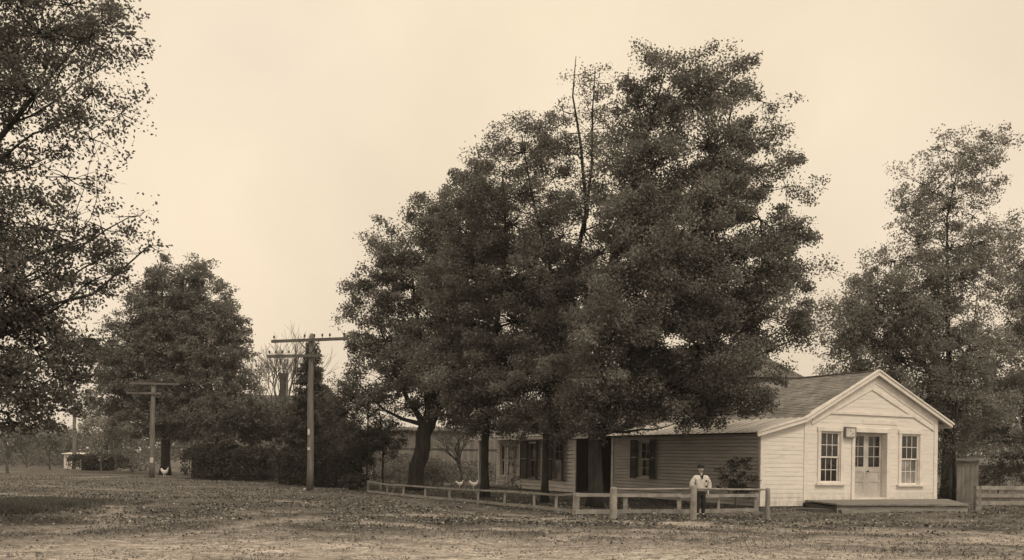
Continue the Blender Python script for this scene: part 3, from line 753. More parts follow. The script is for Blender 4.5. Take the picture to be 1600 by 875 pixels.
def window(parent, fr, s0, s1, z0, z1, cols=3, rows=2, casing=.11, trim='trim', lower='glass', shut=None, upper='glass', sill=True):
    w = MB()
    w.fbox(fr, s0-casing, s0, .0, .045, z0, z1); w.fbox(fr, s1, s1+casing, .0, .045, z0, z1)
    w.fbox(fr, s0-casing-.03, s1+casing+.03, .0, .06, z1, z1+casing)
    w.fbox(fr, s0, s0+.03, -.12, 0, z0, z1); w.fbox(fr, s1-.03, s1, -.12, 0, z0, z1)   # jamb liners
    w.fbox(fr, s0+.03, s1-.03, -.12, 0, z1-.03, z1)
    wo = w.build('window', M[trim], parent)
    if sill:
        MB().fbox(fr, s0-casing-.08, s1+casing+.08, -.1, .10, z0-.07, z0).build('sill', M[trim], wo)
    zm = (z0+z1)/2
    for (a, b_, d, mt) in ((z0, zm+.025, -.075, lower), (zm-.025, z1-.03, -.035, upper)):
        sm = MB(); L, R = s0+.032, s1-.032; r = .05
        sm.fbox(fr, L, L+r, d-.03, d, a, b_); sm.fbox(fr, R-r, R, d-.03, d, a, b_)
        sm.fbox(fr, L+r, R-r, d-.03, d, a, a+r); sm.fbox(fr, L+r, R-r, d-.03, d, b_-r, b_)
        for c_ in range(1, cols):
            x_ = L+r+(R-L-2*r)*c_/cols; sm.fbox(fr, x_-.011, x_+.011, d-.026, d-.004, a+r, b_-r)
        for c_ in range(1, rows):
            y_ = a+r+(b_-a-2*r)*c_/rows; sm.fbox(fr, L+r, R-r, d-.024, d-.006, y_-.011, y_+.011)
        sm.build('sash', M[trim], wo)
        MB().fbox(fr, L+.01, R-.01, d-.022, d-.014, a+.01, b_-.01).build('pane', M[mt], wo)
    if shut:
        W_, ang = shut
        for sgn, hx in ((-1, s0-.02), (1, s1+.02)):
            sh = MB()
            f2 = lambda s, d, z, sgn=sgn, hx=hx: fr(hx + sgn*(s*math.cos(ang)-d*math.sin(ang)), .07+ s*math.sin(ang)+d*math.cos(ang), z)
            sh.fbox(f2, 0, .05, 0, .03, z0-.05, z1+.05); sh.fbox(f2, W_-.05, W_, 0, .03, z0-.05, z1+.05)
            for zz in (z0-.05, zm-.04, z1-.03): sh.fbox(f2, .05, W_-.05, 0, .03, zz, zz+.08)
            zz = z0+.04
            while zz < z1-.04:
                if not (zm-.05 < zz < zm+.05): sh.hexa([f2(.05,.002,zz), f2(W_-.05,.002,zz), f2(W_-.05,.02,zz+.035), f2(.05,.02,zz+.035), f2(.05,.008,zz-.004), f2(W_-.05,.008,zz-.004), f2(W_-.05,.026,zz+.031), f2(.05,.026,zz+.031)])
                zz += .045
            sh.build('shutter', M['shutter'], wo)
    return wo

TM0, TM1, TC = 1.95, 8.37, 5.17          # main front, ridge
ZR, ZBEND, ZEAVE = 4.86, 3.12, 3.12      # ridge, left bend, right eave end
UB = 9.1                                 # store depth
zl = lambda t: ZR + (t-TC)*(ZR-ZBEND)/(TC-1.87)     # roof underside lines on the front
zr_ = lambda t: ZR - (t-TC)*(ZR-ZEAVE)/(8.95-TC)
def clip_main(z):
    return TC - (ZR-.06-z)*(TC-1.87)/(ZR-ZBEND), TC + (ZR-.06-z)*(8.95-TC)/(ZR-ZEAVE)
DOOR = (4.22, 5.78, .36, 2.68); W1 = (2.63, 3.56, .88, 2.68); W2 = (6.52, 7.46, .84, 2.68)
ops = [DOOR, W1, W2]
siding(ff, TM0, TM1, .22, 4.8, .145, .009, ops, clip_main).build('wall', M['white'], store)
# lean-to front
zlean = lambda t: 2.56 + (t+.2)*(ZBEND-2.56)/2.07
siding(ff, 0, TM0-.06, .1, 3.05, .145, .012, [], lambda z: ((z+.05-2.56)*2.07/(ZBEND-2.56)-.2 if z > 2.5 else -1, 99)).build('wall', M['white'], store)
# long side, store part
SW = (6.28, 7.08, .9, 2.32)
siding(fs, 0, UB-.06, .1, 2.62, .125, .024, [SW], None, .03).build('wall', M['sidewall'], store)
window(store, fs, *SW, cols=2, rows=2, trim='sidewall', shut=(.44, .12))
# far wall of the store and its back so that it is closed
MB().box(TM1-.12, TM1-.03, .05, UB, .1, 3.2).build('wall', M['dullwhite'], store)
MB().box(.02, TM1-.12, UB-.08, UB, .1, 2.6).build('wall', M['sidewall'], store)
# stone footing
fo = MB()
fo.box(.03, TM1-.03, .03, .3, -.25, .1); fo.box(.03, .3, .3, 22, -.25, .1); fo.box(8.0, TM1-.03, .3, UB, -.25, .1)
fo.build('foundation', M['stone'], store)
# corner boards, pilasters, frieze
for (a, b_, z0, z1) in ((-.02, .11, .1, 2.58), (TM0-.07, TM0+.09, .2, 3.1), (TM1-.16, TM1+.02, .2, 3.32)):
    MB().fbox(ff, a, b_, -.02, .035, z0, z1).build('corner_board', M['trim'], store)
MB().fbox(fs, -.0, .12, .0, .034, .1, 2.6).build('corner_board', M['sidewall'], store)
MB().fbox(fs, UB-.14, UB, -.02, .05, .08, 2.6).build('corner_board', M['dullwhite'], store)
# pediment: inner triangle and lintel trim
def fbeam(a, b_, w, d0, d1):
    (s0, z0), (s1, z1) = a, b_; L = math.hypot(s1-s0, z1-z0); nx_, nz_ = -(z1-z0)/L*w/2, (s1-s0)/L*w/2
    return MB().hexa([ff(s0-nx_,d0,z0-nz_), ff(s1-nx_,d0,z1-nz_), ff(s1-nx_,d1,z1-nz_), ff(s0-nx_,d1,z0-nz_), ff(s0+nx_,d0,z0+nz_), ff(s1+nx_,d0,z1+nz_), ff(s1+nx_,d1,z1+nz_), ff(s0+nx_,d1,z0+nz_)])
fbeam((2.98, 3.33), (7.05, 3.33), .09, .0, .052).build('pediment_moulding', M['trim'], store)
fbeam((2.2, 2.93), (4.98, 4.24), .10, .0, .047).build('pediment_moulding', M['trim'], store)
fbeam((8.2, 2.86), (5.02, 4.24), .10, .0, .044).build('pediment_moulding', M['trim'], store)
fbeam((2.2, 3.16), (5.17, 4.62), .34, .0, .03).build('frieze_board', M['trim'], store)
fbeam((8.22, 3.2), (5.17, 4.615), .34, .0, .027).build('frieze_board', M['trim'], store)
MB().fbox(ff, 4.6, 6.3, .0, .024, 2.98, 3.13).build('nameboard', M['trim'], store)
# front openings
window(store, ff, *W1, cols=3, rows=2, casing=.13)
window(store, ff, *W2, cols=3, rows=2, casing=.13, lower='glasscurtain')
dc = MB()
dc.fbox(ff, 4.08, 4.22, -.02, .05, .25, 2.68); dc.fbox(ff, 5.78, 5.93, -.02, .05, .25, 2.68); dc.fbox(ff, 4.05, 5.96, -.02, .06, 2.68, 2.83)
dc.fbox(ff, 4.20, 4.22, -.26, -.02, .25, 2.68); dc.fbox(ff, 5.78, 5.80, -.26, -.02, .25, 2.68); dc.fbox(ff, 4.22, 5.78, -.26, -.02, 2.66, 2.68)
dc.fbox(ff, 4.22, 5.78, -.3, .03, .24, .35)
dc.build('door_frame', M['trim'], store)
for i in range(2):
    a = 4.225+i*.775; b_ = a+.772; D0, D1 = -.24, -.195
    d = MB(); z0, z1 = .36, 2.655; gz0, gz1 = 1.46, 2.55; st_ = .115
    d.fbox(ff, a, a+st_, D0, D1, z0, z1); d.fbox(ff, b_-st_, b_, D0, D1, z0, z1)
    for (p_, q_) in ((z0, z0+.2), (.92, 1.0), (1.28, gz0), (gz1, z1)): d.fbox(ff, a+st_, b_-st_, D0, D1, p_, q_)
    d.fbox(ff, a+st_, b_-st_, D0+.012, D1-.016, z0+.2, .92); d.fbox(ff, a+st_, b_-st_, D0+.012, D1-.016, 1.0, 1.28)
    xm = (a+b_)/2; d.fbox(ff, xm-.012, xm+.012, D0+.01, D1-.006, gz0, gz1)
    for k in (1, 2): zz = gz0+(gz1-gz0)*k/3; d.fbox(ff, a+st_, b_-st_, D0+.013, D1-.008, zz-.012, zz+.012)
    do = d.build('door', M['doorpaint'], store)
    MB().fbox(ff, a+st_-.01, b_-st_+.01, D0+.018, D0+.026, gz0-.01, gz1+.01).build('pane', M['glass'], do)
    if i:
        MB().lathe([(.02,0),(.024,.01),(.012,.02),(.012,.04),(.03,.05),(.033,.065),(.02,.08)], 10, (0,0,0)).build('handle', M['iron'], do)
        h_ = [o for o in do.children if o.name.startswith('handle')][0]
        h_.location = ff(a+.055, D1, 1.3); h_.rotation_euler = (math.pi/2, 0, 0)
# roof of the store
OV = .14
def roof_rows(p_top, p_bot, u0, u1, row=.152, thick=.013):
    mb = MB(); (t0, z0), (t1, z1) = p_top, p_bot
    L = math.hypot(t1-t0, z1-z0); n = int(L/row); nx_, nz_ = (z0-z1)/L, abs(t1-t0)/L
    sx = 1 if t1 > t0 else -1
    for i in range(n):
        a, b_ = i/n, (i+1)/n
        q0 = (t0+(t1-t0)*a, z0+(z1-z0)*a); q1 = (t0+(t1-t0)*b_, z0+(z1-z0)*b_)
        # split the course into stretches with slight unevenness
        nu = 9
        for k in range(nu):
            ua = u0+(u1-u0)*k/nu; ub = u0+(u1-u0)*(k+1)/nu; j = random.uniform(-.006, .006)
            up = lambda q, h: (q[0]+sx*nx_*h, q[1]+nz_*h)
            A_ = up(q0, .004); B_ = up(q1, thick+j); C_ = up(q1, .0)
            mb.quad((A_[0], ua, A_[1]), (A_[0], ub, A_[1]), (B_[0], ub, B_[1]), (B_[0], ua, B_[1]))
            mb.quad((B_[0], ua, B_[1]), (B_[0], ub, B_[1]), (C_[0], ub, C_[1]), (C_[0], ua, C_[1]))
    # underside
    mb.quad((t0, u0, z0-.03), (t0, u1, z0-.03), (t1, u1, z1-.03), (t1, u0, z1-.03))
    return mb
rf = roof_rows((TC, ZR), (1.80, zl(1.80)), -OV, UB+.1)
rf2 = roof_rows((TC, ZR), (9.0, zr_(9.0)), -OV, UB+.1)
n0 = len(rf.v); rf.v += rf2.v; rf.f += [tuple(i+n0 for i in f_) for f_ in rf2.f]
rf.beam((TC, -OV, ZR+.02), (TC, UB+.1, ZR+.02), .14, .04)
roof = rf.build('roof', M['shingle'], store)
lr = MB()
lp0, lp1 = (1.86, ZBEND+.0), (-.28, 2.555)
lr.hexa([(lp1[0],-OV,lp1[1]-.05),(lp0[0],-OV,lp0[1]-.05),(lp0[0],UB+.1,lp0[1]-.05),(lp1[0],UB+.1,lp1[1]-.05),(lp1[0],-OV,lp1[1]),(lp0[0],-OV,lp0[1]),(lp0[0],UB+.1,lp0[1]),(lp1[0],UB+.1,lp1[1])])
u = .15
while u < UB:
    lr.beam((lp0[0], u, lp0[1]+.016), (lp1[0], u, lp1[1]+.016), .035, .034); u += .42
lr.build('lean_to_roof', M['metalroof'], store)
# rake boards on the front
def rake(a, b_, w, d0, d1, name='rake_board'): return fbeam(a, b_, w, d0, d1).build(name, M['trim'], store)
rake((9.02, zr_(9.02)-.035), (TC-.02, ZR-.03), .19, OV, OV+.05)
rake((1.78, zl(1.78)-.035), (TC+.02, ZR-.032), .19, OV+.002, OV+.048)
rake((-.3, 2.5), (1.86, ZBEND-.06), .19, OV+.001, OV+.049)
rake((9.06, zr_(9.06)+.01), (TC, ZR+.03), .05, OV+.0, OV+.085, 'rake_moulding')
rake((1.78, zl(1.78)+.01), (TC, ZR+.028), .05, OV+.0, OV+.083, 'rake_moulding')
rake((-.32, 2.56), (1.84, ZBEND-.005), .05, OV+.0, OV+.081, 'rake_moulding')
so = MB()
so.hexa([ff(5.17,0,ZR-.15), ff(9.0,0,zr_(9.0)-.13), ff(9.0,OV,zr_(9.0)-.13), ff(5.17,OV,ZR-.15), ff(5.17,0,ZR-.11), ff(9.0,0,zr_(9.0)-.09), ff(9.0,OV,zr_(9.0)-.09), ff(5.17,OV,ZR-.11)])
so.hexa([ff(5.17,0,ZR-.15), ff(1.8,0,zl(1.8)-.13), ff(1.8,OV,zl(1.8)-.13), ff(5.17,OV,ZR-.15), ff(5.17,0,ZR-.11), ff(1.8,0,zl(1.8)-.09), ff(1.8,OV,zl(1.8)-.09), ff(5.17,OV,ZR-.11)])
so.build('soffit', M['soffit'], store)
ev = MB(); ev.fbox(fs, -OV, UB+.1, .20, .30, 2.5, 2.548); ev.build('eave_board', M['darkwood'], store)
MB().beam((8.97, -OV, zr_(9.0)-.08), (8.97, UB, zr_(9.0)-.08), .05, .16).build('eave_board', M['trim'], store)
# recessed side porch between store and house wing
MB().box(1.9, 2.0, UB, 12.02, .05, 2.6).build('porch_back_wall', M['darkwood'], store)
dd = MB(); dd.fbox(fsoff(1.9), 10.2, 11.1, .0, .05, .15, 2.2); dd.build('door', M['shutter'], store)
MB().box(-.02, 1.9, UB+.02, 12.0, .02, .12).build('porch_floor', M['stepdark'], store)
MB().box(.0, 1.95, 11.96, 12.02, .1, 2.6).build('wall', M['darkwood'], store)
# house wing
WA = (13.24, 14.08, .62, 2.35); WB = (15.72, 16.56, .62, 2.35)
siding(fs, 12.02, 17.55, .08, 2.6, .17, .03, [WA, WB], None, .045).build('wall', M['dullwhite'], store)
window(store, fs, *WA, cols=2, rows=2, trim='greywood', shut=(.48, .4), lower='glasscurtain')
window(store, fs, *WB, cols=2, rows=2, trim='greywood', shut=(.48, .4))
MB().fbox(fs, 12.02, 12.16, -.02, .045, .08, 2.6).build('corner_board', M['dullwhite'], store)
MB().fbox(fs, 17.43, 17.57, -.02, .045, .08, 2.6).build('corner_board', M['dullwhite'], store)
# end porch and set back wall
KB = 1.15; fk = fsoff(KB)
def su(px): return SP(px, 730, KB)[0]
EW = (su(789), su(782), .55, 2.3)
EW = (min(EW[:2]), max(EW[:2]), .6, 2.3)
EW2 = (su(808), su(803)); EW2 = (min(EW2), max(EW2), .6, 2.3)
siding(fk, 17.5, 22.6, .1, 2.6, .16, .022, [EW, EW2], None, .045).build('wall', M['white'], store)
window(store, fk, *EW, cols=1, rows=1, casing=.14, trim='trim'); window(store, fk, *EW2, cols=1, rows=1, casing=.14, trim='trim')
MB().box(0, KB, 17.5, 17.56, .1, 2.6).build('wall', M['dullwhite'], store)
for uu in (19.0, 22.5):
    pm = MB().fbox(fs, uu-.055, uu+.055, -.13, -.02, .1, 2.5); pm.fbox(fs, uu-.08, uu+.08, -.155, .005, 2.42, 2.5); pm.fbox(fs, uu-.08, uu+.08, -.155, .005, .12, .26)
    pm.build('porch_post', M['trim'], store)
MB().box(-.02, KB, 17.6, 22.6, .02, .11).build('porch_floor', M['deck'], store)
MB().box(KB+.02, 6.2, 22.52, 22.6, .1, 2.6).build('wall', M['white'], store)
MB().box(.02, 7.0, 22.6, 22.64, 2.6, 2.62).build('eave_board', M['trim'], store)
wr = roof_rows((3.3, 4.55), (-.32, 2.6), UB+.12, 22.9); wr2 = roof_rows((3.3, 4.55), (6.9, 2.6), UB+.12, 22.9)
n0 = len(wr.v); wr.v += wr2.v; wr.f += [tuple(i+n0 for i in f_) for f_ in wr2.f]
n0 = len(wr.v); wr.v += [(0.1,22.5,2.6),(6.5,22.5,2.6),(3.3,22.5,4.5)]; wr.f.append((n0,n0+1,n0+2))
wr.build('roof', M['shingle'], store)
MB().fbox(fs, UB+.12, 22.9, .26, .32, 2.46, 2.585).build('eave_board', M['dullwhite'], store)

# hanging sign box by the door
sg = thing('wall_sign', 'small white framed sign box fixed between left window and double doors', 'sign', store.matrix_basis @ ff(3.9, .06, 2.66), AF)
s_ = MB(); s_.fbox(ff, -.22, .22, .0, .08, -.15, .15); s_.build('sign_box', M['signface'], sg)
s_ = MB()
for (a, b_, c_, d_) in ((-.255,.255,.15,.185), (-.255,.255,-.185,-.15), (-.255,-.22,-.15,.15), (.22,.255,-.15,.15)): s_.fbox(ff, a, b_, -.01, .095, c_, d_)
s_.build('sign_frame', M['greywood'], sg)
s_ = MB(); s_.lathe([(.022,0),(.022,.012)], 10, (0,0,0)); 
for (a, b_) in ((.0, .03), (.1, -.05)):
    k = MB().lathe([(.02,0),(.018,.012)], 10).build('bolt', M['iron'], sg); k.location = ff(a, .08, b_); k.rotation_euler = (math.pi/2, 0, 0)

# front platform with a low step
pc = G(1308, 803); pd = G(1514, 803)
pl = thing('porch_platform', 'low wide wooden platform along the white store front', 'porch', (pc.x, pc.y, 0))
ZT = .36
A_ = store.matrix_basis @ ff(TM0-.05, .06, 0); B_ = store.matrix_basis @ ff(TM1+.35, .06, 0)
A_ = Vector((O.x, O.y, 0)) + E1*(TM0-.02) - E2*.06; B_ = Vector((O.x, O.y, 0)) + E1*(TM1+.55) - E2*.06
ZT = .31
pc.z = 0; pd.z = 0
def lp(p, z): return Vector((p.x-pc.x, p.y-pc.y, z))
back = (B_-A_); front = (pd-pc); frontL = A_.lerp(pc, 1.0)
nb = 26; dk = MB()
for i in range(nb):                                   # boards run along the front
    a, b_ = i/nb+.0012, (i+1)/nb-.0012
    p0, p1 = A_.lerp(pc, a), A_.lerp(pc, b_); q0, q1 = B_.lerp(pd, a), B_.lerp(pd, b_)
    h_ = random.uniform(-.004, .004)
    dk.hexa([lp(p0,ZT-.05), lp(q0,ZT-.05), lp(q1,ZT-.05), lp(p1,ZT-.05), lp(p0,ZT+h_), lp(q0,ZT+h_), lp(q1,ZT+h_), lp(p1,ZT+h_)])
dk.build('deck', M['deck'], pl)
inw = (A_-pc).normalized()*.07
sk = MB(); sk.hexa([lp(pc+inw,-.1), lp(pd+inw,-.1), lp(pd+inw*1.6,-.1), lp(pc+inw*1.6,-.1), lp(pc+inw,.235), lp(pd+inw,.235), lp(pd+inw*1.6,.235), lp(pc+inw*1.6,.235)])
sk.build('front_board', M['deckface'], pl)
MB().beam(lp(pc+inw, .06), lp(A_, .06), .05, .3).build('end_board', M['stepdark'], pl); MB().beam(lp(pd+inw, .06), lp(B_, .06), .05, .3).build('end_board', M['stepdark'], pl)
s0, s1 = G(1244, 801), G(1316, 803); s0.z = s1.z = 0
st_ = MB(); bk = Vector((.25, .75, 0))
st_.hexa([lp(s0,.0), lp(s1,.0), lp(s1+bk,.0), lp(s0+bk,.0), lp(s0,.13), lp(s1-Vector((.02,-.02,0)),.13), lp(s1+bk,.13), lp(s0+bk,.13)])
st_.build('step', M['stepdark'], pl)

# ------------------------------------------------------------------ fences and rails
low = thing('low_fence', 'low weathered fence of square posts and two rails around the yard', 'fence', gp(900, 27.6))
lb = Vector(low.location)
def topz(px, py, gpt): return P(px, py, gpt.y).z
LP = [(575,770,751,3), (605,773.5,756,2.6), (630,776,757,3), (664.5,779.5,759.5,3), (702,782.5,762,3.3), (747,786.5,764.5,3.8), (787.5,791,766,3.6), (835,795,769,3.8), (868,799,772,4.2)]
RP = [(977,803,771,6.5), (1061,802.5,771,7), (1122,801.5,773,3.6), (1181,800.5,770,7)]
cpt = G(899, 803)
pts = []
for (px, by, ty, w) in LP + [(899, 803, 770, 10)] + RP:
    g = G(px, by); z = topz(px, ty, g); ww = w*g.y/F/2
    pts.append((g, z))
    b_ = g-lb; m_ = MB()
    if px == 1061: # split leaning post
        m_.hexa([Vector((b_.x-ww*.4,b_.y-.05,-.05-lb.z)), Vector((b_.x+ww*.9,b_.y-.05,-.05-lb.z)), Vector((b_.x+ww*.9,b_.y+.05,-.05-lb.z)), Vector((b_.x-ww*.4,b_.y+.05,-.05-lb.z)),
                 Vector((b_.x-ww*1.5,b_.y-.05,z-lb.z)), Vector((b_.x+ww*.8,b_.y-.05,z-lb.z)), Vector((b_.x+ww*.8,b_.y+.05,z-lb.z)), Vector((b_.x-ww*1.5,b_.y+.05,z-lb.z))])
    else:
        j = random.uniform(-.03,.03)
        m_.hexa([Vector((b_.x+sx*ww, b_.y+sy*ww, zz)) + Vector((j if zz > 0 else 0, 0, 0)) for zz in (-.08-lb.z, z-lb.z+.0) for sx, sy in ((-1,-1),(1,-1),(1,1),(-1,1))])
    m_.build('post', M['rail'] if px != 1181 else M['greywood'], low)
for (g0, z0), (g1, z1) in zip(pts[:-1], pts[1:]):
    wide = g0.x >= cpt.x-.01
    a, b_ = g0-lb, g1-lb; off = Vector((.0, -.11 if wide else -.07, 0))
    hh = .1 if wide else .06
    if wide: z0 = z1 = topz(1040, 769, G(1040, 802)) if False else (z0+z1)/2
    MB().beam(Vector((a.x-.02, a.y, z0-lb.z-hh/2))+off, Vector((b_.x+.02, b_.y, z1-lb.z-hh/2))+off, .035, hh).build('rail', M['rail'], low)
    MB().beam(Vector((a.x-.02, a.y, .07-lb.z))+off, Vector((b_.x+.02, b_.y, .07-lb.z))+off, .04, .13 if wide else .09).build('rail', M['rail'] if not wide else M['greywood'], low)
# short return at the far end
g = G(590, 768); z_ = pts[0][1]
MB().box(g.x-lb.x-.05, g.x-lb.x+.05, g.y-lb.y-.05+1.0, g.y-lb.y+.05+1.0, -.05, z_-lb.z).build('post', M['greywood'], low)
e0 = pts[0][0]-lb; e1_ = Vector((g.x-lb.x, g.y-lb.y+1.0, 0))
for zz in (z_-lb.z-.04, .07): MB().beam(Vector((e0.x, e0.y, zz)), Vector((e1_.x, e1_.y, zz)), .035, .07).build('rail', M['greywood'], low)

hr = thing('hitching_rail', 'hitching rail of three thick round posts and one slim pole', 'hitching rail', G(1083, 815))
hb = Vector(hr.location); hp = []
for (px, by, ty, w) in ((958, 813, 761, 12), (1083, 815, 758, 10.5), (1199, 812, 762, 7.5)):
    g = G(px, by); z = topz(px, ty, g); r = w*g.y/F/2; hp.append((g, z))
    m_ = MB()
    tl = random.uniform(-.02,.02)
    m_.tube([Vector((g.x-hb.x, g.y-hb.y, -.1)), Vector((g.x-hb.x, g.y-hb.y, .1)), Vector((g.x-hb.x+tl, g.y-hb.y, z-.05)), Vector((g.x-hb.x+tl, g.y-hb.y, z-.015)), Vector((g.x-hb.x+tl, g.y-hb.y, z))], [r*1.08, r*1.03, r*.95, r*.85, r*.45], 12, wob=.03)
    m_.build('post', M['rail'] if w > 8 else M['greywood'], hr, smooth=False)
for (g0, z0), (g1, z1), dz in zip(hp[:-1], hp[1:], ((-.055,-.09), (-.09,-.05))):
    a = Vector((g0.x-hb.x, g0.y-hb.y+.02, z0+dz[0])); b_ = Vector((g1.x-hb.x, g1.y-hb.y+.02, z1+dz[1]))
    m_ = MB(); m_.tube([a, a.lerp(b_, .5)+Vector((0,0,-.012)), b_], [.026, .024, .026], 8); m_.build('rail', M['rail'], hr, smooth=True)

tf = thing('rail_fence', 'bleached plank fence of three rails beside the platform end', 'fence', G(1527, 798))
tb_ = Vector(tf.location)
fp = [G(1527, 798), G(1612, 797), G(1700, 796)]
for g in fp:
    MB().box(g.x-tb_.x-.1, g.x-tb_.x+.1, g.y-tb_.y-.08, g.y-tb_.y+.08, -.1, .86).build('post', M['greywood'], tf)
for zc in (.26, .52, .79):
    a, b_ = fp[0]-tb_, fp[2]-tb_
    MB().beam(Vector((a.x-.1, a.y-.11, zc+.01)), Vector((b_.x+.1, b_.y-.11, zc)), .035, .13).build('rail', M['rail'], tf)

# ------------------------------------------------------------------ outbuildings
def shed(name, label, c, w, dpt, h, mat, roofm, rot=0, board=.2, slope=.25, cat='shed', ov=.15, wpart='wall'):
    r = thing(name, label, cat, c, rot)
    m_ = MB(); x_ = -w/2
    while x_ < w/2-.01:
        e = min(x_+board, w/2); j = random.uniform(0, .02); zt = h+random.uniform(-.03,.0)
        m_.box(x_+.004, e-.004, -.03-j, -.0, 0, zt); x_ = e
    m_.box(-w/2, -w/2+.05, 0, dpt, 0, h); m_.box(w/2-.05, w/2, 0, dpt, 0, h); m_.box(-w/2+.05, w/2-.05, dpt-.05, dpt, 0, h+.0)
    m_.build(wpart, M[mat], r)
    m_ = MB(); s = slope*dpt
    m_.hexa([(-w/2-ov,-.1-ov,h), (w/2+ov,-.1-ov,h), (w/2+ov,dpt+.2,h+s), (-w/2-ov,dpt+.2,h+s), (-w/2-ov,-.1-ov,h+.05), (w/2+ov,-.1-ov,h+.05), (w/2+ov,dpt+.2,h+s+.05), (-w/2-ov,dpt+.2,h+s+.05)])
    m_.build('roof', M[roofm], r)
    return r
bc = gp(690, 63)
bn = shed('barn', 'long grey board barn behind the leaning trunk and the bare yard tree', bc, 9.0, 6, 3.25, 'barn', 'barnroof', rot=.06, board=.3, slope=.06, cat='barn')
MB().box(-4.5, 4.5, -.08, -.045, 2.05, 2.13).build('batten', M['barnroof'], bn)
pv = gp(1512, 38.3)
shed('privy', 'narrow board outhouse between the airy tree trunk and the three rail fence', pv, .78, 1.2, 1.72, 'greywood', 'barnroof', rot=-.42, board=.16, slope=.1, cat='outhouse', ov=.03)
shed('shed', 'low weathered shed half hidden behind scrub at the right frame edge', gp(1590, 60), 4.4, 4, 1.5, 'barn', 'barnroof', rot=.0, board=.25, slope=.12)
# gabled farmhouse behind the evergreens
fh = thing('farmhouse', 'farmhouse with a gable and brick chimney half hidden behind the evergreens', 'house', gp(505, 88), .12)
def gable(mb, w, d, he, hr_):
    mb.v += [(-w/2,0,0),(w/2,0,0),(w/2,0,he),(0,0,hr_),(-w/2,0,he),(-w/2,d,0),(w/2,d,0),(w/2,d,he),(0,d,hr_),(-w/2,d,he)]
    mb.f += [(0,1,2,3,4),(9,8,7,6,5),(0,4,9,5),(1,6,7,2)]; return mb
def gableroof(mb, w, d, he, hr_, ov=.35, th=.14):
    k = (hr_-he)/(w/2)
    for sg_ in (-1, 1):
        e = sg_*(w/2+ov); ze = he-k*ov
        mb.hexa([(e,-ov,ze),(0,-ov,hr_),(0,d+ov,hr_),(e,d+ov,ze),(e,-ov,ze+th),(0,-ov,hr_+th),(0,d+ov,hr_+th),(e,d+ov,ze+th)])
    return mb
gable(MB(), 3.2, 9, 6.0, 7.95).build('wall', M['farm'], fh); gableroof(MB(), 3.2, 9, 6.0, 7.95).build('roof', M['barnroof'], fh)
MB().box(-8, -1.65, 2, 8, 0, 5.6).build('wall', M['farm'], fh)
r_ = MB(); r_.v += [(-8.3,1.6,5.5),(-1.6,1.6,5.5),(-1.6,5,7.2),(-8.3,5,7.2),(-8.3,8.4,5.5),(-1.6,8.4,5.5)]; r_.f += [(0,1,2,3),(3,2,5,4),(0,3,4),(1,5,2)]
rr_ = r_.build('roof', M['barnroof'], fh)
ch = MB(); ch.box(-4.35, -3.75, 2.6, 3.2, 5.6, 8.6); ch.box(-4.42, -3.68, 2.53, 3.27, 8.6, 8.85); ch.box(-4.5, -3.6, 2.45, 3.35, 8.85, 9.15)
ch.build('chimney', M['brick'], rr_)
wn = MB(); wn.box(-.4, .4, -.04, .02, 4.2, 5.6); wo = wn.build('window', M['trim'], fh); MB().box(-.3,.3,-.06,-.045,4.3,5.5).build('pane', M['glass'], wo)
# house roof beyond the store
hh_ = thing('house', 'shingled hip roofed house seen over the store roof beside the great maple', 'house', gp(1150, 62), .0)
MB().box(-4, 4, 0, 8, 0, 7.1).build('wall', M['farm'], hh_)
r_ = MB(); r_.v += [(-4.4,-.4,7.0),(4.3,-.4,7.0),(4.3,8.4,7.0),(-4.4,8.4,7.0),(-1.2,4,9.6),(1.2,4,9.6)]; r_.f += [(0,1,5,4),(1,2,5),(2,3,4,5),(3,0,4)]
r_.build('roof', M['barnroof'], hh_)
# white hutch behind the small hedge
shed('hutch', 'small white painted shed peeping over the left end of the small hedge', gp(113, 84), 1.45, 1.5, 1.25, 'trim', 'trim', rot=.1, board=.25, slope=.06)
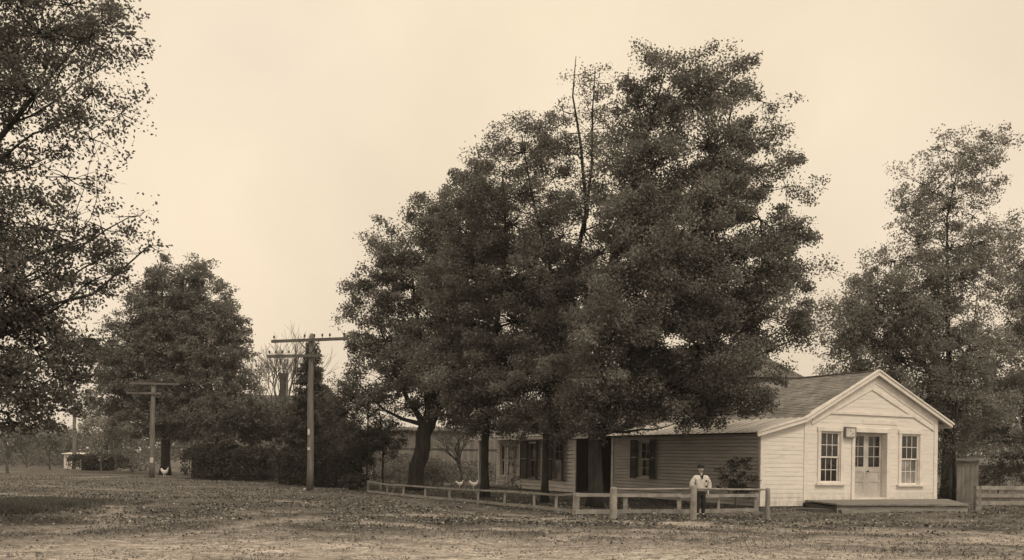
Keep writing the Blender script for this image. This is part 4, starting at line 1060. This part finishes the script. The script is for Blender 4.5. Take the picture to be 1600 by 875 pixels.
# ------------------------------------------------------------------ telephone poles
def phone_pole(label, bpx, tpx, arms, Y=None):
    g = G(*bpx); g.z = HG(g)-.05
    t = thing('telephone_pole', label, 'telephone pole', g, group='telephone poles along the road')
    top = P(tpx[0], tpx[1], g.y) - g
    s = g.y/F; r = 5.2*s if g.y < 50 else 4.6*s
    r = min(r, .165)
    n = 7; pts_ = [Vector((top.x*i/(n-1) + .02*math.sin(i*1.3), 0, top.z*i/(n-1))) for i in range(n)]
    m_ = MB(); m_.tube(pts_ + [top+Vector((0,0,.09))], [r*1.08, r*1.02, r*.98, r*.93, r*.88, r*.84, r*.8, r*.25], 12, wob=.02)
    m_.build('pole', M['pole'], t, smooth=True)
    for (lx, ly, rx, ry, dirv, pins, brace) in arms:
        a0 = P(lx, ly, g.y)-g; b0 = P(rx, ry, g.y)-g
        px0 = top.x*((a0.z+b0.z)/2/top.z)
        z0 = a0.z + (b0.z-a0.z)*(px0-a0.x)/(b0.x-a0.x)
        k = dirv                                       # dy per dx of the arm on the map
        # true ends on a level arm through (px0, z0) that project to the two pixels
        def end(px, py):
            a, b_ = ray(px, py); x0w, y0w = g.x+px0, g.y-.16
            X_ = (a*(y0w - k*x0w))/(1-a*k); Y_ = y0w + k*(X_-x0w)
            return Vector((X_-g.x, Y_-g.y, z0))
        e0, e1_ = end(lx, ly), end(rx, ry); c_ = Vector((px0, -.16, z0))
        arm = MB().beam(e0, e1_, .1, .125).build('crossarm', M['arm'], t)
        for f_ in pins:
            p_ = e0.lerp(e1_, f_)+Vector((0,0,.06))
            MB().lathe([(.012,0),(.012,.07),(.04,.075),(.046,.11),(.034,.125),(.042,.15),(.036,.18),(.015,.195)], 8, p_).build('insulator', M['insul'], arm)
        if brace:
            for q_ in brace:
                pe = e0.lerp(e1_, q_)+Vector((0,-.06,-.05)); MB().beam(pe, Vector((px0*.98, -.17, z0-.62)), .04, .012, (0,1,0)).build('brace', M['iron'], arm)
    return t
p1 = phone_pole('tall nearest telephone pole in front of the dark hedge with two crossarms', (484,767), (487,524),
    [(424.7,534.5,541,529.5,-.42,(.03,.45,.58,.685,.785,.97),(.38,.65)), (418.5,558.7,502.5,555.8,-.3,(.03,.15,.27,.395,.97),None)])
g = Vector(p1.location)
def onpole(px, py): return P(px, py, g.y-.17)-g
c_ = onpole(482.5, 675); MB().box(c_.x-.05, c_.x+.05, c_.y-.012, c_.y, c_.z-.13, c_.z+.13).build('notice', M['paper'], p1)
c_ = onpole(483, 701); MB().box(c_.x-.07, c_.x+.05, c_.y-.012, c_.y, c_.z-.06, c_.z+.06).build('notice', M['paper'], p1)
p2 = phone_pole('middle telephone pole in front of the broad maple with two crossarms', (237,746), (239.5,600),
    [(202,598.5,280,601,.05,(.05,.25,.4,.6,.8,.95),None), (198,614,252,615,.05,(.06,.3,.5,.95),None)])
g = Vector(p2.location); c_ = onpole(237, 719); MB().box(c_.x-.1, c_.x+.1, c_.y-.02, c_.y, c_.z-.16, c_.z+.16).build('notice', M['paper'], p2)
phone_pole('farthest telephone pole with a lopsided arm at the end of the small hedge', (115.5,733), (117,630),
    [(108,632,139,633,.05,(.05,.5,.95),None), (87,641,125,642.5,.05,(.05,.3,.6,.95),None)])

# ------------------------------------------------------------------ person and hens
def skin(name, joints, edges, mat, parent, rootj, sub=2, smooth=1):
    names = list(joints); idx = {k: i for i, k in enumerate(names)}
    me = bpy.data.meshes.new(name+'_src'); me.from_pydata([joints[k][0] for k in names], [(idx[a], idx[b]) for a, b in edges], [])
    o = bpy.data.objects.new(name+'_src', me); COL.objects.link(o)
    md = o.modifiers.new('s', 'SKIN'); md.use_smooth_shade = True
    if not me.skin_vertices: raise RuntimeError('no skin layer')
    sv = me.skin_vertices[0].data
    for k in names:
        r = joints[k][1]; sv[idx[k]].radius = r if isinstance(r, tuple) else (r, r); sv[idx[k]].use_root = (k == rootj)
    o.modifiers.new('ss', 'SUBSURF').levels = sub
    dg = bpy.context.evaluated_depsgraph_get(); dg.update()
    out = bpy.data.meshes.new_from_object(o.evaluated_get(dg)); out.name = name
    bpy.data.objects.remove(o); bpy.data.meshes.remove(me)
    out.materials.clear()
    out.polygons.foreach_set('use_smooth', [True]*len(out.polygons))
    return link(name, out, mat, parent)
bg = G(1094, 808); bg.z = HG(bg)
SX = lambda s, x: s*x
J = {'pelvis':((0,0,.76),(.115,.085)), 'waist':((0,.0,.88),(.10,.08)), 'chest':((0,.0,1.06),(.125,.09)), 'neck0':((0,.0,1.19),(.055,.055)), 'neck':((0,-.005,1.245),(.043,.045)),
     'jaw':((0,-.018,1.30),(.055,.066)), 'head':((0,-.012,1.36),(.07,.085)), 'crown':((0,.0,1.425),(.055,.065)),
     'nose':((0,-.11,1.335),(.012,.014))}
E_ = [('pelvis','waist'),('waist','chest'),('chest','neck0'),('neck0','neck'),('neck','jaw'),('jaw','head'),('head','crown'),('head','nose')]
for s, n_ in ((-1,'r'), (1,'l')):
    J.update({'sh'+n_:((s*.155,0,1.15),.052), 'el'+n_:((s*.215,.02,.92),.04), 'wr'+n_:((s*.205,-.035,.72),.026), 'palm'+n_:((s*.203,-.05,.665),(.018,.034)),
              'hip'+n_:((s*.075,0,.70),.075), 'kn'+n_:((s*.085,-.01,.40),.052), 'an'+n_:((s*.085,.01,.09),.036), 'toe'+n_:((s*.10,-.10,.035),(.026,.02))})
    E_ += [('chest','sh'+n_),('sh'+n_,'el'+n_),('el'+n_,'wr'+n_),('wr'+n_,'palm'+n_),('pelvis','hip'+n_),('hip'+n_,'kn'+n_),('kn'+n_,'an'+n_),('an'+n_,'toe'+n_)]
    for fi, (yo, ln) in enumerate(((-.024,.062),(-.008,.07),(.008,.066),(.022,.052))):
        a, b_ = f'f{fi}{n_}', f'g{fi}{n_}'
        J[a] = ((s*.203, -.05+yo, .635), .0085); J[b_] = ((s*.193, -.055+yo, .635-ln), .0065)
        E_ += [('palm'+n_, a), (a, b_)]
    J['th'+n_] = ((s*.19,-.088,.665), .0085); J['ti'+n_] = ((s*.185,-.10,.63), .007); E_ += [('palm'+n_,'th'+n_),('th'+n_,'ti'+n_)]
    J['ear'+n_] = ((s*.083, .0, 1.335), (.012,.02)); E_.append(('head','ear'+n_))
boy = skin('person', J, E_, M['skin'], None, 'pelvis')
boy.location = bg; boy.rotation_euler = (0, 0, .2)
tag(boy, 'person in a loose white jacket, dark cap and dark trousers standing by hitching post', 'person')
JJ = {'hem':((0,0,.70),(.2,.145)), 'w':((0,0,.86),(.185,.135)), 'c':((0,0,1.05),(.18,.13)), 'n':((0,.005,1.19),(.095,.075))}
EE = [('hem','w'),('w','c'),('c','n')]
for s, n_ in ((-1,'r'),(1,'l')):
    JJ.update({'s'+n_:((s*.17,0,1.105),.085), 'e'+n_:((s*.265,.02,.93),.082), 'u'+n_:((s*.235,-.03,.745),.06)}); EE += [('c','s'+n_),('s'+n_,'e'+n_),('e'+n_,'u'+n_)]
jk = skin('jacket', JJ, EE, M['jacket'], boy, 'c')
JJ = {'p':((0,0,.78),(.13,.1)), 'p2':((0,0,.70),(.13,.1))}; EE = [('p','p2')]
for s, n_ in ((-1,'r'),(1,'l')):
    JJ.update({'h'+n_:((s*.078,0,.64),.09), 'k'+n_:((s*.086,-.01,.40),.068), 'a'+n_:((s*.086,.008,.10),.05)}); EE += [('p2','h'+n_),('h'+n_,'k'+n_),('k'+n_,'a'+n_)]
skin('trousers', JJ, EE, M['darkcloth'], boy, 'p')
for s in (-1, 1):
    skin('boot', {'a':((s*.086,.012,.15),.05), 'h':((s*.088,.02,.05),.055), 't':((s*.103,-.135,.04),(.055,.042))}, [('a','h'),('h','t')], M['darkcloth'], boy, 'a')
skin('scarf', {'b':((0,.05,1.215),(.06,.03)), 'l':((.065,-.01,1.215),.03), 'r':((-.065,-.01,1.215),.03), 'v':((0,-.105,1.13),(.028,.02)), 'v2':((0,-.125,1.07),(.012,.012))},
     [('b','l'),('b','r'),('l','v'),('r','v'),('v','v2')], M['darkcloth'], boy, 'b')
cp = MB().lathe([(.093,0),(.098,.03),(.094,.06),(.07,.085),(.03,.097)], 16, (0,.002,1.39)); cp.hexa([(-.06,-.115,1.397),(.06,-.115,1.397),(.085,-.03,1.40),(-.085,-.03,1.40),(-.06,-.115,1.407),(.06,-.115,1.407),(.085,-.03,1.412),(-.085,-.03,1.412)])
cp.build('cap', M['darkcloth'], boy, smooth=True)
for s in (-1, 1):
    MB().lathe([(.004,-.006),(.009,-.002),(.009,.004),(.003,.008)], 8, (s*.028, -.098, 1.352)).build('eye', M['hair'], boy)
MB().box(-.022, .022, -.092, -.088, 1.292, 1.299).build('mouth', M['comb'], boy)
for z_ in (1.0, .84): MB().lathe([(.028,0),(.03,.02),(.02,.035)], 10, (0,0,0)).build('pocket_patch', M['darkcloth'], boy)
for k, z_ in zip([c for c in boy.children if c.name.startswith('pocket_patch')], (1.02, .87)):
    k.location = (.10, -.15, z_); k.rotation_euler = (math.pi/2, 0, 0)

JH = {'body':((0,0,.21),(.1,.095)), 'breast':((0,-.1,.22),(.075,.08)), 'neck':((0,-.16,.32),.038), 'head':((0,-.175,.385),.034), 'beak':((0,-.235,.378),.008),
      'rump':((0,.1,.24),(.07,.07)), 'tail':((0,.2,.36),(.02,.05)), 'l1':((.04,0,.1),.014), 'l2':((.04,-.0,.0),.009), 'r1':((-.04,0,.1),.014), 'r2':((-.04,0,.0),.009)}
EH = [('body','breast'),('breast','neck'),('neck','head'),('head','beak'),('body','rump'),('rump','tail'),('body','l1'),('l1','l2'),('body','r1'),('r1','r2')]
hen = None
for i, (px, Y, rz, k, lab) in enumerate(((257, 61.0, 1.2, 1.5, 'white hen at the foot of the broad maple trunk'),
                                     (740, 47.5, 1.5, 1.15, 'white hen standing upright beneath the bare yard tree'),
                                     (718, 48.5, 1.9, .95, 'white hen crouched lower beside the bare yard tree trunk'))):
    g = gp(px, Y)
    if hen is None:
        h_ = skin('hen', JH, EH, M['feather'], None, 'body'); hen = h_
        cm = MB().hexa([(-.006,-.215,.41),(.006,-.215,.41),(.006,-.15,.412),(-.006,-.15,.412),(-.004,-.2,.45),(.004,-.2,.45),(.004,-.155,.44),(-.004,-.155,.44)]).build('comb', M['comb'], h_)
    else:
        h_ = hen.copy(); COL.objects.link(h_)
        for c_ in hen.children:
            d_ = c_.copy(); COL.objects.link(d_); d_.parent = h_
    h_.location = g; h_.rotation_euler = (0, 0, rz); h_.scale = (k, k, k)
    tag(h_, lab, 'hen', 'white hens')
# pale stone by the pole foot, and a stick leaning on the fence
def stone(px, py, r, label):
    g = G(px, py); g.z = HG(g); m_ = MB(); m_.lathe([(r*.6,-.05),(r,.02),(r*.9,r*.5),(r*.5,r*.8),(r*.15,r*.88)], 9)
    m_.v = [(x*(1+.2*math.sin(5*y/r+z*9)), y*(1+.15*math.cos(4*x/r)), z) for x, y, z in m_.v]
    o = m_.build('stone', M['stone' if r < .1 else 'paper'], smooth=True); o.location = g; tag(o, label, 'stone')
stone(477.5, 766.5, .11, 'pale round stone at the foot of the nearest telephone pole')
a = G(606, 778); b_ = P(619, 757, G(606, 778).y-.1)
m_ = MB().tube([Vector((0,0,0)), (b_-a)*.5+Vector((.02,0,0)), b_-a], [.014,.012,.008], 6); o = m_.build('stick', M['rail']); o.location = a
tag(o, 'thin pale stick leaning against the low fence near its far end', 'stick')

# ------------------------------------------------------------------ thin haze, added to lift the dark tones
hz = MB().box(-420, 420, -30, 560, -1.6, 30).build('added_haze', None, kind='stuff')
m, nt, b = newmat('added_haze_air'); nt.nodes.remove(b)
pv_ = nt.nodes.new('ShaderNodeVolumePrincipled'); pv_.inputs['Color'].default_value = (.95, .93, .9, 1); pv_.inputs['Density'].default_value = .00042
nt.links.new(pv_.outputs[0], nt.nodes['Material Output'].inputs['Volume']); hz.data.materials.append(m)
# ------------------------------------------------------------------ light, sky, camera
w = bpy.data.worlds.new('World'); sc.world = w; w.use_nodes = True; nt = w.node_tree
bgd = nt.nodes['Background']; sky = nt.nodes.new('ShaderNodeTexSky'); sky.sky_type = 'NISHITA'; sky.sun_disc = False
SUN_EL, SUN_AZ = math.radians(54), math.atan2(.62, -.78)      # azimuth from +Y towards +X
sky.sun_elevation = SUN_EL; sky.sun_rotation = SUN_AZ
hs = nt.nodes.new('ShaderNodeHueSaturation'); hs.inputs['Saturation'].default_value = 0; nt.links.new(sky.outputs[0], hs.inputs['Color'])
tc = nt.nodes.new('ShaderNodeTexCoord'); sx_ = nt.nodes.new('ShaderNodeSeparateXYZ'); nt.links.new(tc.outputs['Generated'], sx_.inputs[0])
cr = nt.nodes.new('ShaderNodeValToRGB'); nt.links.new(sx_.outputs['Z'], cr.inputs[0])
e = cr.color_ramp.elements
e[0].position = .0; e[0].color = (.80, .665, .505, 1); e[1].position = .5; e[1].color = (1.0, .83, .595, 1)
k = e.new(.12); k.color = (.87, .715, .525, 1); k = e.new(.3); k.color = (.97, .805, .58, 1)
nz = nt.nodes.new('ShaderNodeTexNoise'); nz.inputs['Scale'].default_value = 3; nz.inputs['Detail'].default_value = 6; nt.links.new(tc.outputs['Generated'], nz.inputs['Vector'])
mr = nt.nodes.new('ShaderNodeMapRange'); mr.inputs['To Min'].default_value = 9.2; mr.inputs['To Max'].default_value = 11.2; mr.inputs['From Min'].default_value = .3; mr.inputs['From Max'].default_value = .7; nt.links.new(nz.outputs['Fac'], mr.inputs['Value'])
n5 = nt.nodes.new('ShaderNodeTexNoise'); n5.inputs['Scale'].default_value = 2.1; n5.inputs['Detail'].default_value = 7; nt.links.new(tc.outputs['Generated'], n5.inputs['Vector'])
mg = nt.nodes.new('ShaderNodeMix'); mg.data_type = 'RGBA'; m5 = nt.nodes.new('ShaderNodeMapRange'); m5.inputs[1].default_value = .4; m5.inputs[2].default_value = .68; m5.inputs[4].default_value = .5
nt.links.new(n5.outputs['Fac'], m5.inputs[0]); nt.links.new(m5.outputs[0], mg.inputs[0]); nt.links.new(cr.outputs[0], mg.inputs[6]); mg.inputs[7].default_value = (.86, .735, .60, 1)
vm = nt.nodes.new('ShaderNodeVectorMath'); vm.operation = 'SCALE'; nt.links.new(mg.outputs[2], vm.inputs[0]); nt.links.new(mr.outputs[0], vm.inputs['Scale'])
mx = nt.nodes.new('ShaderNodeMix'); mx.data_type = 'RGBA'; mx.inputs[0].default_value = .94
nt.links.new(hs.outputs[0], mx.inputs[6]); nt.links.new(vm.outputs[0], mx.inputs[7])
nt.links.new(mx.outputs[2], bgd.inputs['Color']); bgd.inputs['Strength'].default_value = .1
sl = bpy.data.lights.new('sun', 'SUN'); sl.energy = 1.75; sl.angle = math.radians(14); sl.color = (1, .86, .66)
so_ = bpy.data.objects.new('sun', sl); COL.objects.link(so_); so_.location = (20, -20, 40)
dvec = Vector((math.sin(SUN_AZ)*math.cos(SUN_EL), math.cos(SUN_AZ)*math.cos(SUN_EL), math.sin(SUN_EL)))
so_.rotation_euler = dvec.to_track_quat('Z', 'Y').to_euler()

cam = bpy.data.cameras.new('camera'); co = bpy.data.objects.new('camera', cam); COL.objects.link(co); sc.camera = co
cam.sensor_width = 36; cam.lens = 36*F/1600; cam.shift_y = (HZ-437.5)/1600; cam.clip_start = .1; cam.clip_end = 9000
co.matrix_world = Matrix(((CT, -ST, 0, 0), (0, 0, -1, 0), (ST, CT, 0, CH), (0, 0, 0, 1)))
sc.view_settings.view_transform = 'Standard'; sc.view_settings.look = 'None'; sc.view_settings.exposure = 0; sc.view_settings.gamma = 1
sc.render.engine = 'CYCLES'; sc.cycles.max_bounces = 6
